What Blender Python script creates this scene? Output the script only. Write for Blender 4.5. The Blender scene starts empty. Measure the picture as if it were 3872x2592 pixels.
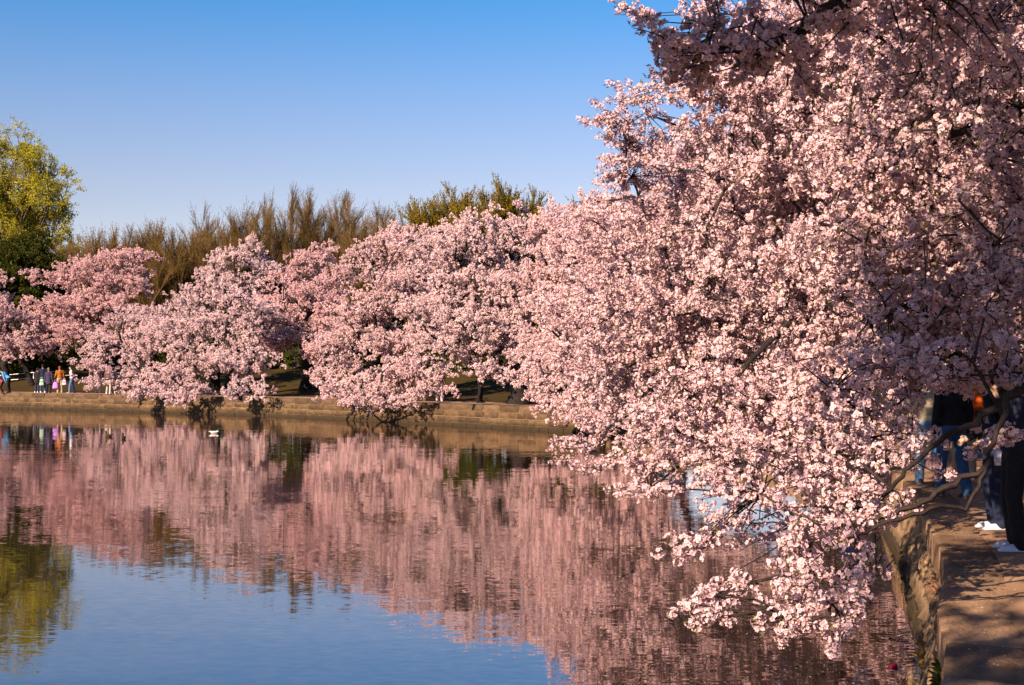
import bpy, math, random
import numpy as np
from mathutils import Vector, Matrix

rng = np.random.default_rng(7)
random.seed(7)
scene = bpy.context.scene
COL = scene.collection

# ------------------------------------------------------------------ camera
EYE = 1.8            # eye height over the path; path z = 0, water z = -0.98
WATER = -0.98
cam_d = bpy.data.cameras.new('camera')
cam = bpy.data.objects.new('camera', cam_d); COL.objects.link(cam)
cam.location = (0, 0, EYE); cam.rotation_euler = (math.radians(90), 0, 0)
cam_d.sensor_width = 36; cam_d.lens = 5000 / 3872 * 36
cam_d.shift_y = 84 / 3872
cam_d.clip_start = 0.1; cam_d.clip_end = 6000
scene.camera = cam

# ------------------------------------------------------------------ light
SUN_ROT, SUN_EL = math.radians(218), math.radians(27)     # clockwise from +Y
to_sun = Vector((math.sin(SUN_ROT) * math.cos(SUN_EL), math.cos(SUN_ROT) * math.cos(SUN_EL), math.sin(SUN_EL)))
world = bpy.data.worlds.new('World'); scene.world = world; world.use_nodes = True
wt = world.node_tree
bg = wt.nodes['Background']
sky = wt.nodes.new('ShaderNodeTexSky'); sky.sky_type = 'NISHITA'; sky.sun_disc = False
sky.sun_elevation = SUN_EL; sky.sun_rotation = SUN_ROT
sky.altitude = 0; sky.air_density = 1.0; sky.dust_density = 0.0; sky.ozone_density = 6.0
# clear spring air: lavender low down, deepening to strong blue overhead
wg = wt.nodes.new('ShaderNodeTexCoord'); wx = wt.nodes.new('ShaderNodeSeparateXYZ'); wt.links.new(wg.outputs['Generated'], wx.inputs[0])
wr = wt.nodes.new('ShaderNodeValToRGB'); wr.color_ramp.interpolation = 'B_SPLINE'
we = wr.color_ramp.elements
we[0].position = 0.0; we[0].color = (0.80, 0.49, 0.41, 1); we[1].position = 0.6; we[1].color = (0.17, 0.43, 0.62, 1)
for p_, c_ in ((0.13, (0.76, 0.49, 0.42, 1)), (0.2, (0.60, 0.50, 0.50, 1)), (0.27, (0.20, 0.47, 0.56, 1)), (0.36, (0.18, 0.45, 0.56, 1))):
    e_ = we.new(p_); e_.color = c_
wt.links.new(wx.outputs['Z'], wr.inputs[0])
wm = wt.nodes.new('ShaderNodeMix'); wm.data_type = 'RGBA'; wm.blend_type = 'MULTIPLY'; wm.inputs[0].default_value = 1.0
wt.links.new(sky.outputs[0], wm.inputs[6]); wt.links.new(wr.outputs[0], wm.inputs[7])
wt.links.new(wm.outputs[2], bg.inputs[0]); bg.inputs[1].default_value = 0.126
sl = bpy.data.lights.new('sun', 'SUN'); sl.energy = 5.0; sl.angle = math.radians(0.55); sl.color = (1.0, 0.81, 0.64)
sun = bpy.data.objects.new('sun', sl); COL.objects.link(sun)
sun.rotation_euler = (-to_sun).to_track_quat('-Z', 'Y').to_euler(); sun.location = (-20, -20, 40)
vs = scene.view_settings
vs.view_transform = 'Standard'; vs.look = 'None'; vs.exposure = 1.15; vs.gamma = 1.0; vs.use_curve_mapping = False
cy = scene.cycles
cy.max_bounces = 4; cy.diffuse_bounces = 1; cy.glossy_bounces = 2; cy.transmission_bounces = 3
cy.transparent_max_bounces = 4; cy.caustics_reflective = False; cy.caustics_refractive = False
cy.sample_clamp_indirect = 6.0
cy.use_denoising = True

# ------------------------------------------------------------------ helpers
def W(px, py, d):
    """a direction measured on a 2342-wide print, at distance d metres -> world point"""
    return np.array([(px - 1171) / 3024.3 * d, d, EYE + (834.7 - py) / 3024.3 * d])

def tag(o, label=None, cat=None, group=None, kind=None):
    if label: o['label'] = label
    if cat: o['category'] = cat
    if group: o['group'] = group
    if kind: o['kind'] = kind
    return o

def empty(name, loc=(0, 0, 0), rz=0.0):
    o = bpy.data.objects.new(name, None); COL.objects.link(o)
    o.empty_display_size = 0.2
    o.location = loc; o.rotation_euler = (0, 0, rz)
    return o

def mesh_np(name, V, F, mats=(), mi=None, smooth=False):
    """V (n,3); F list of arrays (k,3) or (k,4)"""
    me = bpy.data.meshes.new(name)
    V = np.asarray(V, np.float32)
    if isinstance(F, np.ndarray): F = [F]
    F = [np.asarray(f, np.int32) for f in F if len(f)]
    me.vertices.add(len(V)); me.vertices.foreach_set('co', V.ravel())
    if F:
        nl = sum(f.size for f in F); npol = sum(len(f) for f in F)
        me.loops.add(nl); me.loops.foreach_set('vertex_index', np.concatenate([f.ravel() for f in F]))
        me.polygons.add(npol)
        tot = np.concatenate([np.full(len(f), f.shape[1], np.int32) for f in F])
        st = np.concatenate([[0], np.cumsum(tot)[:-1]]).astype(np.int32)
        me.polygons.foreach_set('loop_start', st); me.polygons.foreach_set('loop_total', tot)
        if mi is not None: me.polygons.foreach_set('material_index', np.asarray(mi, np.int32))
        me.polygons.foreach_set('use_smooth', np.full(npol, smooth))
    for m in mats: me.materials.append(m)
    me.update(calc_edges=True)
    me.validate()
    return me

def obj(name, me, parent=None, loc=None, link=True):
    o = bpy.data.objects.new(name, me)
    if link: COL.objects.link(o)
    if parent is not None: o.parent = parent
    if loc is not None: o.location = loc
    return o

def unit(v):
    v = np.asarray(v, float)
    return v / np.maximum(np.linalg.norm(v, axis=-1, keepdims=True), 1e-9)

class Geo:
    """collects vertices / faces"""
    def __init__(s): s.V = []; s.T = []; s.Q = []; s.tm = []; s.qm = []; s.n = 0
    def add(s, V, T=None, Q=None, m=0):
        V = np.asarray(V, float)
        if T is not None and len(T): s.T.append(np.asarray(T) + s.n); s.tm += [m] * len(T)
        if Q is not None and len(Q): s.Q.append(np.asarray(Q) + s.n); s.qm += [m] * len(Q)
        s.V.append(V); s.n += len(V)
    def mesh(s, name, mats, smooth=False):
        T = np.concatenate(s.T) if s.T else np.zeros((0, 3), int)
        Q = np.concatenate(s.Q) if s.Q else np.zeros((0, 4), int)
        V = np.concatenate(s.V) if s.V else np.zeros((0, 3))
        return mesh_np(name, V, [T, Q], mats, s.tm + s.qm, smooth)
    def tube(s, P, R, sides=6, m=0, cap=True):
        P = np.asarray(P, float); R = np.asarray(R, float); n = len(P)
        if n < 2: return
        T = unit(np.gradient(P, axis=0))
        up = np.array([0, 0, 1.0]) if abs(T[0][2]) < 0.9 else np.array([1.0, 0, 0])
        A = unit(np.cross(T, up)); B = np.cross(T, A)
        for i in range(1, n):                     # keep the frame from flipping
            if np.dot(A[i], A[i - 1]) < 0: A[i] = -A[i]; B[i] = -B[i]
        an = np.linspace(0, 2 * math.pi, sides, endpoint=False)
        ring = (np.cos(an)[None, :, None] * A[:, None, :] + np.sin(an)[None, :, None] * B[:, None, :]) * R[:, None, None] + P[:, None, :]
        V = ring.reshape(-1, 3)
        i = np.arange(n - 1)[:, None] * sides; j = np.arange(sides)[None, :]; k = (j + 1) % sides
        Q = np.stack([i + j, i + k, i + sides + k, i + sides + j], -1).reshape(-1, 4)
        if cap:
            V = np.concatenate([V, P[:1], P[-1:]])
            j = np.arange(sides); k = (j + 1) % sides
            T0 = np.stack([np.full(sides, n * sides), k, j], -1)
            o = (n - 1) * sides
            T1 = np.stack([np.full(sides, n * sides + 1), o + j, o + k], -1)
            s.add(V, np.concatenate([T0, T1]), Q, m)
        else: s.add(V, None, Q, m)
    def box(s, c, h, m=0, R=None):
        v = np.array([[x, y, z] for x in (-1, 1) for y in (-1, 1) for z in (-1, 1)], float) * np.asarray(h, float)
        if R is not None: v = v @ np.asarray(R).T
        q = [[0, 1, 3, 2], [4, 6, 7, 5], [0, 4, 5, 1], [2, 3, 7, 6], [0, 2, 6, 4], [1, 5, 7, 3]]
        s.add(v + np.asarray(c, float), None, q, m)
    def ball(s, c, r, nu=12, nv=8, m=0, R=None):
        r = np.broadcast_to(np.asarray(r, float), (3,))
        th = np.linspace(0, math.pi, nv + 1)[1:-1]; ph = np.linspace(0, 2 * math.pi, nu, endpoint=False)
        V = np.stack([np.sin(th)[:, None] * np.cos(ph), np.sin(th)[:, None] * np.sin(ph), np.repeat(np.cos(th)[:, None], nu, 1)], -1).reshape(-1, 3)
        V = np.concatenate([V, [[0, 0, 1], [0, 0, -1]]]) * r
        if R is not None: V = V @ np.asarray(R).T
        a = np.arange(nv - 2)[:, None] * nu; j = np.arange(nu)[None]; k = (j + 1) % nu
        Q = np.stack([a + j, a + nu + j, a + nu + k, a + k], -1).reshape(-1, 4)
        j = np.arange(nu); k = (j + 1) % nu; o = (nv - 2) * nu; N = len(V)
        T = np.concatenate([np.stack([np.full(nu, N - 2), j, k], -1), np.stack([np.full(nu, N - 1), o + k, o + j], -1)])
        s.add(V + np.asarray(c, float), T, Q, m)
    def capsule(s, a, b, ra, rb, m=0):
        a = np.asarray(a, float); b = np.asarray(b, float)
        s.ball(a, ra, 10, 6, m); s.ball(b, rb, 10, 6, m); s.tube([a, b], [ra, rb], 10, m)

# ------------------------------------------------------------------ materials
def new_mat(name):
    m = bpy.data.materials.new(name); m.use_nodes = True
    nt = m.node_tree; b = nt.nodes['Principled BSDF']
    return m, nt, b
def N(nt, t, **kw):
    n = nt.nodes.new(t)
    for k, v in kw.items(): setattr(n, k, v)
    return n
def rgb(c): return (c[0], c[1], c[2], 1.0)

def mat_noise(name, stops, scale=4.0, detail=5.0, rough=0.85, bump=0.0, bscale=None, coord='Object', spec=0.3, metal=0.0, rand=0.0, stretch=(1, 1, 1)):
    """noise through a colour ramp, optional bump; rand = per-object value jitter"""
    m, nt, b = new_mat(name)
    tc = N(nt, 'ShaderNodeTexCoord'); mp = N(nt, 'ShaderNodeMapping'); mp.inputs['Scale'].default_value = stretch
    nt.links.new(tc.outputs[coord], mp.inputs[0])
    no = N(nt, 'ShaderNodeTexNoise'); no.inputs['Scale'].default_value = scale; no.inputs['Detail'].default_value = detail
    no.inputs['Roughness'].default_value = 0.65
    nt.links.new(mp.outputs[0], no.inputs['Vector'])
    r = N(nt, 'ShaderNodeValToRGB')
    e = r.color_ramp.elements
    e[0].position = stops[0][0]; e[0].color = rgb(stops[0][1]); e[1].position = stops[-1][0]; e[1].color = rgb(stops[-1][1])
    for p, c in stops[1:-1]:
        x = e.new(p); x.color = rgb(c)
    nt.links.new(no.outputs[0], r.inputs[0])
    out = r.outputs[0]
    if rand:
        oi = N(nt, 'ShaderNodeObjectInfo'); mr = N(nt, 'ShaderNodeMapRange')
        mr.inputs[3].default_value = 1 - rand; mr.inputs[4].default_value = 1 + rand
        nt.links.new(oi.outputs['Random'], mr.inputs[0])
        hs = N(nt, 'ShaderNodeHueSaturation'); nt.links.new(mr.outputs[0], hs.inputs['Value']); nt.links.new(out, hs.inputs['Color'])
        out = hs.outputs[0]
    nt.links.new(out, b.inputs['Base Color'])
    b.inputs['Roughness'].default_value = rough; b.inputs['Metallic'].default_value = metal
    b.inputs['Specular IOR Level'].default_value = spec
    if bump:
        n2 = N(nt, 'ShaderNodeTexNoise'); n2.inputs['Scale'].default_value = bscale or scale * 4; n2.inputs['Detail'].default_value = 6
        nt.links.new(mp.outputs[0], n2.inputs['Vector'])
        bp = N(nt, 'ShaderNodeBump'); bp.inputs['Strength'].default_value = bump; bp.inputs['Distance'].default_value = 0.02
        nt.links.new(n2.outputs[0], bp.inputs['Height']); nt.links.new(bp.outputs[0], b.inputs['Normal'])
    return m

def mat_cloth(name, c, var=0.25, scale=18):
    c = np.array(c)
    return mat_noise(name, [(0.3, c * (1 - var)), (0.7, c * (1 + var * 0.6))], scale=scale, rough=0.9, bump=0.25, bscale=60, spec=0.15)

def mat_petal(name, vary=0.14, trans=0.28):
    """petals: colour comes with the mesh (pale rim, deeper heart), scattered per spray and per tree"""
    m, nt, b = new_mat(name); nt.nodes.remove(b)
    at = N(nt, 'ShaderNodeAttribute', attribute_name='Col')
    oi = N(nt, 'ShaderNodeObjectInfo')
    ti = N(nt, 'ShaderNodeAttribute', attribute_name='tint', attribute_type='INSTANCER')
    mr = N(nt, 'ShaderNodeMapRange'); mr.inputs[3].default_value = 1 - vary; mr.inputs[4].default_value = 1 + vary * 0.5
    nt.links.new(oi.outputs['Random'], mr.inputs[0])
    hs = N(nt, 'ShaderNodeHueSaturation'); nt.links.new(at.outputs['Color'], hs.inputs['Color']); nt.links.new(mr.outputs[0], hs.inputs['Value'])
    mx = N(nt, 'ShaderNodeMix', data_type='RGBA', blend_type='MULTIPLY'); nt.links.new(ti.outputs['Fac'], mx.inputs[0])
    nt.links.new(hs.outputs[0], mx.inputs[6]); mx.inputs[7].default_value = (1.0, 0.76, 0.74, 1)
    d = N(nt, 'ShaderNodeBsdfDiffuse'); t = N(nt, 'ShaderNodeBsdfTranslucent'); ms = N(nt, 'ShaderNodeMixShader'); ms.inputs[0].default_value = trans
    nt.links.new(mx.outputs[2], d.inputs[0]); nt.links.new(mx.outputs[2], t.inputs[0])
    nt.links.new(d.outputs[0], ms.inputs[1]); nt.links.new(t.outputs[0], ms.inputs[2])
    nt.links.new(ms.outputs[0], nt.nodes['Material Output'].inputs[0])
    return m

def mat_leaf(name, c0, c1, trans=0.4):
    m, nt, b = new_mat(name); nt.nodes.remove(b)
    oi = N(nt, 'ShaderNodeObjectInfo'); ge = N(nt, 'ShaderNodeNewGeometry')
    ad = N(nt, 'ShaderNodeMath', operation='ADD'); nt.links.new(oi.outputs['Random'], ad.inputs[0]); nt.links.new(ge.outputs['Random Per Island'], ad.inputs[1])
    ml = N(nt, 'ShaderNodeMath', operation='MULTIPLY'); ml.inputs[1].default_value = 0.5; nt.links.new(ad.outputs[0], ml.inputs[0])
    mx = N(nt, 'ShaderNodeMix', data_type='RGBA'); nt.links.new(ml.outputs[0], mx.inputs[0])
    mx.inputs[6].default_value = rgb(c0); mx.inputs[7].default_value = rgb(c1)
    d = N(nt, 'ShaderNodeBsdfDiffuse'); t = N(nt, 'ShaderNodeBsdfTranslucent'); ms = N(nt, 'ShaderNodeMixShader'); ms.inputs[0].default_value = trans
    nt.links.new(mx.outputs[2], d.inputs[0]); nt.links.new(mx.outputs[2], t.inputs[0])
    nt.links.new(d.outputs[0], ms.inputs[1]); nt.links.new(t.outputs[0], ms.inputs[2])
    nt.links.new(ms.outputs[0], nt.nodes['Material Output'].inputs[0])
    return m

M_PETAL = mat_petal('petal')
M_PETAL_FAR = mat_petal('petal_far', 0.16, 0.25)
M_CALYX = mat_leaf('calyx', (0.16, 0.035, 0.03), (0.24, 0.08, 0.04), 0.2)
M_YLEAF = mat_leaf('young_leaf', (0.22, 0.17, 0.03), (0.16, 0.2, 0.03), 0.45)
M_TWIG = mat_noise('twig_bark', [(0.35, (0.012, 0.007, 0.006)), (0.7, (0.04, 0.023, 0.017))], scale=20, rough=0.8)
M_BARK = mat_noise('cherry_bark', [(0.3, (0.009, 0.006, 0.0055)), (0.55, (0.02, 0.013, 0.011)), (0.75, (0.042, 0.03, 0.024))], scale=5, rough=0.9, bump=0.9, bscale=24, stretch=(1, 1, 2.5))
M_GBARK = mat_noise('grey_bark', [(0.3, (0.08, 0.05, 0.03)), (0.7, (0.2, 0.14, 0.09))], scale=6, rough=0.95, bump=0.5, bscale=20)
M_BTWIG = mat_noise('bare_twig', [(0.3, (0.1, 0.052, 0.022)), (0.7, (0.19, 0.105, 0.043))], scale=3, rough=0.9, rand=0.25)
M_BUD = mat_leaf('bud', (0.13, 0.075, 0.012), (0.19, 0.125, 0.018), 0.3)
M_BUDG = mat_leaf('bud_green', (0.24, 0.15, 0.012), (0.2, 0.16, 0.018), 0.3)
M_GLEAF = mat_leaf('spring_leaf', (0.5, 0.41, 0.035), (0.36, 0.33, 0.03), 0.4)
M_EVER = mat_leaf('evergreen_leaf', (0.02, 0.03, 0.005), (0.09, 0.088, 0.014), 0.1)

# path: gritty brown surface, pale grit and damp darker blotches
M_PATH = mat_noise('path_grit', [(0.28, (0.22, 0.12, 0.066)), (0.5, (0.34, 0.19, 0.105)), (0.72, (0.42, 0.245, 0.135))], scale=1.3, detail=10, rough=0.9, bump=0.35, bscale=70, spec=0.2)
M_GRASS = mat_noise('bank_grass', [(0.3, (0.05, 0.026, 0.011)), (0.5, (0.058, 0.036, 0.011)), (0.72, (0.04, 0.04, 0.009))], scale=0.5, detail=8, rough=1.0, bump=0.9, bscale=8, spec=0.05)

def mat_stone(name, a, b_, c):
    m = mat_noise(name, [(0.3, a), (0.5, b_), (0.72, c)], scale=2.2, detail=9, rough=0.9, bump=0.8, bscale=14, rand=0.38, coord='Object', spec=0.2)
    nt = m.node_tree; bs = nt.nodes['Principled BSDF']
    # wet, algae-dark band along the waterline
    ge = N(nt, 'ShaderNodeNewGeometry'); sp = N(nt, 'ShaderNodeSeparateXYZ'); nt.links.new(ge.outputs['Position'], sp.inputs[0])
    no = N(nt, 'ShaderNodeTexNoise'); no.inputs['Scale'].default_value = 1.7; no.inputs['Detail'].default_value = 6; nt.links.new(ge.outputs['Position'], no.inputs['Vector'])
    mm = N(nt, 'ShaderNodeMath', operation='MULTIPLY_ADD'); mm.inputs[1].default_value = -0.22; nt.links.new(no.outputs[0], mm.inputs[0]); nt.links.new(sp.outputs['Z'], mm.inputs[2])
    mr = N(nt, 'ShaderNodeMapRange'); mr.inputs[1].default_value = WATER - 0.02; mr.inputs[2].default_value = WATER + 0.24; mr.inputs[3].default_value = 1; mr.inputs[4].default_value = 0
    nt.links.new(mm.outputs[0], mr.inputs[0])
    src = bs.inputs['Base Color'].links[0].from_socket
    mx = N(nt, 'ShaderNodeMix', data_type='RGBA'); nt.links.new(mr.outputs[0], mx.inputs[0]); nt.links.new(src, mx.inputs[6]); mx.inputs[7].default_value = (0.035, 0.022, 0.01, 1)
    nt.links.new(mx.outputs[2], bs.inputs['Base Color'])
    return m
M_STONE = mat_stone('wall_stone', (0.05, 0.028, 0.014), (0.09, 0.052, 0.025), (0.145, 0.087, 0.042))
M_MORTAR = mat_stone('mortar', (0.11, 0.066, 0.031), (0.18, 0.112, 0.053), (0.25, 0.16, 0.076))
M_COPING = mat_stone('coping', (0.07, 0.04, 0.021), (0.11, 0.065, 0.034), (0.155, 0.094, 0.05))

# water: mirror with small, real slopes; murky brown-green body
def mat_water():
    m, nt, b = new_mat('basin_water')
    nt.nodes.remove(b)
    body = N(nt, 'ShaderNodeBsdfDiffuse'); body.inputs[0].default_value = (0.03, 0.02, 0.012, 1)
    gl = N(nt, 'ShaderNodeBsdfGlossy'); gl.inputs['Color'].default_value = (0.96, 0.91, 0.89, 1); gl.inputs['Roughness'].default_value = 0.02
    fr = N(nt, 'ShaderNodeFresnel'); fr.inputs[0].default_value = 1.45
    fm = N(nt, 'ShaderNodeMapRange'); fm.inputs[1].default_value = 0.03; fm.inputs[2].default_value = 0.62; fm.inputs[3].default_value = 0.25; fm.inputs[4].default_value = 0.88
    mxs = N(nt, 'ShaderNodeMixShader')
    nt.links.new(fr.outputs[0], fm.inputs[0]); nt.links.new(fm.outputs[0], mxs.inputs[0]); nt.links.new(body.outputs[0], mxs.inputs[1]); nt.links.new(gl.outputs[0], mxs.inputs[2])
    nt.links.new(mxs.outputs[0], nt.nodes['Material Output'].inputs[0])
    ge = N(nt, 'ShaderNodeNewGeometry')
    def slope(scale, stretch, detail, amp):
        mp = N(nt, 'ShaderNodeMapping'); mp.inputs['Scale'].default_value = stretch; nt.links.new(ge.outputs['Position'], mp.inputs[0])
        no = N(nt, 'ShaderNodeTexNoise'); no.inputs['Scale'].default_value = scale; no.inputs['Detail'].default_value = detail; no.inputs['Roughness'].default_value = 0.55
        nt.links.new(mp.outputs[0], no.inputs['Vector'])
        s = N(nt, 'ShaderNodeVectorMath', operation='SUBTRACT'); s.inputs[1].default_value = (0.5, 0.5, 0.5); nt.links.new(no.outputs['Color'], s.inputs[0])
        k = N(nt, 'ShaderNodeVectorMath', operation='MULTIPLY'); k.inputs[1].default_value = (amp[0], amp[1], 0); nt.links.new(s.outputs[0], k.inputs[0])
        return k.outputs[0]
    a = slope(14.0, (0.4, 1, 1), 2.0, (0.010, 0.045))
    c = slope(1.1, (0.3, 1, 1), 1.0, (0.003, 0.019))
    # breeze patches
    pn = N(nt, 'ShaderNodeTexNoise'); pn.inputs['Scale'].default_value = 0.09; pn.inputs['Detail'].default_value = 2
    nt.links.new(ge.outputs['Position'], pn.inputs['Vector'])
    pr = N(nt, 'ShaderNodeMapRange'); pr.inputs[1].default_value = 0.35; pr.inputs[2].default_value = 0.65; pr.inputs[3].default_value = 0.55; pr.inputs[4].default_value = 1.35
    nt.links.new(pn.outputs[0], pr.inputs[0])
    sm = N(nt, 'ShaderNodeVectorMath', operation='ADD'); nt.links.new(a, sm.inputs[0]); nt.links.new(c, sm.inputs[1])
    sc = N(nt, 'ShaderNodeVectorMath', operation='SCALE'); nt.links.new(sm.outputs[0], sc.inputs[0]); nt.links.new(pr.outputs[0], sc.inputs['Scale'])
    ad = N(nt, 'ShaderNodeVectorMath', operation='ADD'); ad.inputs[1].default_value = (0, 0, 1); nt.links.new(sc.outputs[0], ad.inputs[0])
    nn = N(nt, 'ShaderNodeVectorMath', operation='NORMALIZE'); nt.links.new(ad.outputs[0], nn.inputs[0])
    nt.links.new(nn.outputs[0], gl.inputs['Normal']); nt.links.new(nn.outputs[0], fr.inputs['Normal'])
    return m
M_WATER = mat_water()

# ------------------------------------------------------------------ shoreline
EDGE = np.array([(-40, -42), (-22, -26), (-11, -14), (-4.2, -6), (-0.9, -0.3), (0.9, 3.5), (2.54, 7.6), (3.2, 9.7), (4.04, 12.2), (4.98, 15.8), (5.45, 17.5),
                 (6.8, 24), (7.7, 30), (8.0, 36), (7.5, 42), (6.2, 48), (4.4, 52.3), (1.6, 55.6), (-3.5, 61.5), (-12, 70.6), (-22, 77.6), (-33, 84.6), (-60, 98), (-140, 130)], float)
def catmull(P, n):
    P = np.asarray(P, float); out = []
    Q = np.vstack([2 * P[0] - P[1], P, 2 * P[-1] - P[-2]])
    for i in range(1, len(Q) - 2):
        t = np.linspace(0, 1, n, endpoint=False)[:, None]
        a, b, c, d = Q[i - 1], Q[i], Q[i + 1], Q[i + 2]
        out.append(0.5 * (2 * b + (c - a) * t + (2 * a - 5 * b + 4 * c - d) * t ** 2 + (3 * b - a - 3 * c + d) * t ** 3))
    out.append(P[-1:]); return np.vstack(out)
SH = catmull(EDGE, 6)                              # edge of the path, over the water on the left
SHT = unit(np.gradient(SH, axis=0)); SHN = np.stack([SHT[:, 1], -SHT[:, 0]], -1)     # land side
SHS = np.concatenate([[0], np.cumsum(np.linalg.norm(np.diff(SH, axis=0), axis=1))])
def shore_at(s):
    p = np.array([np.interp(s, SHS, SH[:, i]) for i in (0, 1)]); t = unit(np.array([np.interp(s, SHS, SHT[:, i]) for i in (0, 1)]))
    return p, t, np.array([t[1], -t[0]])
def shore_s(x, y): return SHS[np.argmin((SH[:, 0] - x) ** 2 + (SH[:, 1] - y) ** 2)]
def off(x, y):
    i = np.argmin((SH[:, 0] - x) ** 2 + (SH[:, 1] - y) ** 2)
    return float(np.dot(np.array([x, y]) - SH[i], SHN[i]))
def smooth(a, b, x):
    t = np.clip((x - a) / (b - a), 0, 1); return t * t * (3 - 2 * t)
PW = 3.4                                           # path width
def bank(o, y): return smooth(PW, 19, o) * (0.25 + 1.5 * smooth(20, 55, y)) - 0.0
def gz(x, y): return float(bank(off(x, y), y)) if off(x, y) > PW else 0.0

# water, path, ground
g = Geo(); g.add([(-900, -400, WATER), (200, -400, WATER), (200, 400, WATER), (-900, 400, WATER)], None, [[0, 1, 2, 3]])
tag(obj('water', g.mesh('water', [M_WATER])), 'calm brown basin water mirroring blossom and sky', kind='structure')
def strip(offs, zf, name, mat, sel=None):
    g = Geo(); n = len(SH)
    V = []
    for o in offs:
        P = SH + SHN * o
        V.append(np.column_stack([P, [zf(o, P[i, 1]) for i in range(n)]]))
    V = np.concatenate(V)
    Q = [[a * n + i, a * n + i + 1, (a + 1) * n + i + 1, (a + 1) * n + i][::-1] for a in range(len(offs) - 1) for i in range(n - 1)]
    g.add(V, None, Q)
    return obj(name, g.mesh(name, [mat], True))
def pathz(o, y): return 0.0 + 0.02 * math.sin(o * 1.7)
tag(strip([0.42, 1.2, 2.2, 3.0, PW], pathz, 'path', M_PATH), 'brown gritty footpath along the basin edge', kind='structure')
tag(strip([PW, 4.5, 6, 8, 10, 13, 17, 25, 45, 90, 250, 900, 2500], lambda o, y: pathz(PW, 0) if o == PW else bank(o, y), 'ground', M_GRASS), 'grassy brown bank rising behind the path', kind='structure')

# ------------------------------------------------------------------ sea walls of single stones
BAT = 0.24
def wall_geo(s0, s1, step):
    S = np.arange(s0, s1 + step, step); g = Geo(); V = []
    prof = [(0.45, -0.03), (0.02, -0.03), (0.006 - BAT * .12 / 1.05, -0.12), (0.006 - BAT * 1.5 / 1.05, WATER - 0.45)]
    for s in S:
        p, t, n = shore_at(s)
        for o, z in prof: V.append([*(p + n * o), z])
    k = len(prof)
    Q = [[i * k + j, i * k + j + 1, (i + 1) * k + j + 1, (i + 1) * k + j] for i in range(len(S) - 1) for j in range(k - 1)]
    g.add(V, None, Q); return g
def block_mesh(name, mat, seed, bev=0.07, bumpy=0.05):
    """unit stone: chamfered front, uneven face (about 40 triangles); x along, y outward, z up, all in -0.5..0.5"""
    r = np.random.default_rng(seed); g = Geo()
    xs = [-0.5, -0.5 + bev, 0.0, 0.5 - bev, 0.5]; zs = [-0.5, -0.5 + bev * 1.4, 0.5 - bev * 1.4, 0.5]
    V = []
    for iz, z in enumerate(zs):
        for ix, x in enumerate(xs):
            rim = ix in (0, 4) or iz in (0, 3)
            y = 0.5 - (0.09 if rim else 0.0) + (0 if rim else r.uniform(-1, 1) * bumpy * 2.5)
            V.append([x + r.uniform(-1, 1) * bumpy * 0.35, y, z + r.uniform(-1, 1) * bumpy * 0.6])
    Q = [[iz * 5 + ix, iz * 5 + ix + 1, (iz + 1) * 5 + ix + 1, (iz + 1) * 5 + ix][::-1] for iz in range(3) for ix in range(4)]
    b = len(V)
    V += [[-0.5, -0.5, -0.5], [0.5, -0.5, -0.5], [0.5, -0.5, 0.5], [-0.5, -0.5, 0.5]]
    T = [];
    T += [[b, b + 1, i] for i in ()]
    Q += [[b + 3, 15, 19, b + 2][::-1], [b, b + 1, 4, 0][::-1], [b, 0, 15, b + 3][::-1], [b + 1, b + 2, 19, 4][::-1]]
    g.add(V, None, Q); return g.mesh(name, [mat])
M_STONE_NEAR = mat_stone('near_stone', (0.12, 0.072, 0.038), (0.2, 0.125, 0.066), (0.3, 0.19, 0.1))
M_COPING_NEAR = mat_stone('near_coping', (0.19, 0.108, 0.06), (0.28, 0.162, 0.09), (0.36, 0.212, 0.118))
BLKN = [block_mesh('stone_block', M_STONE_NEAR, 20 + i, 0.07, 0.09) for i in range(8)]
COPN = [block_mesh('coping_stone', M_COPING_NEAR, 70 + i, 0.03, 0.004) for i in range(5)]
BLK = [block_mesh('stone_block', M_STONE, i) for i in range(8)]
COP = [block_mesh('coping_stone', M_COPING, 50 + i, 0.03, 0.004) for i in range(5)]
def put(me, name, parent, s, z0, z1, w, front, depth, tilt=math.atan2(BAT, -WATER)):
    """a stone whose face lies `front` metres proud of the battered face"""
    p, t, n = shore_at(s); zc = (z0 + z1) / 2
    o = BAT * (zc - 0.0) / (-WATER)               # battered face: goes out over the water with depth
    c = p + n * (o - front + depth / 2)
    b = obj(name, me, parent)
    yv = -n
    R = Matrix(((-t[0], yv[0], 0), (-t[1], yv[1], 0), (0, 0, 1))).to_4x4() @ Matrix.Rotation(tilt, 4, 'X')
    b.matrix_world = Matrix.Translation((c[0], c[1], zc)) @ R @ Matrix.Diagonal((w, depth, z1 - z0, 1))
    return b
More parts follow.
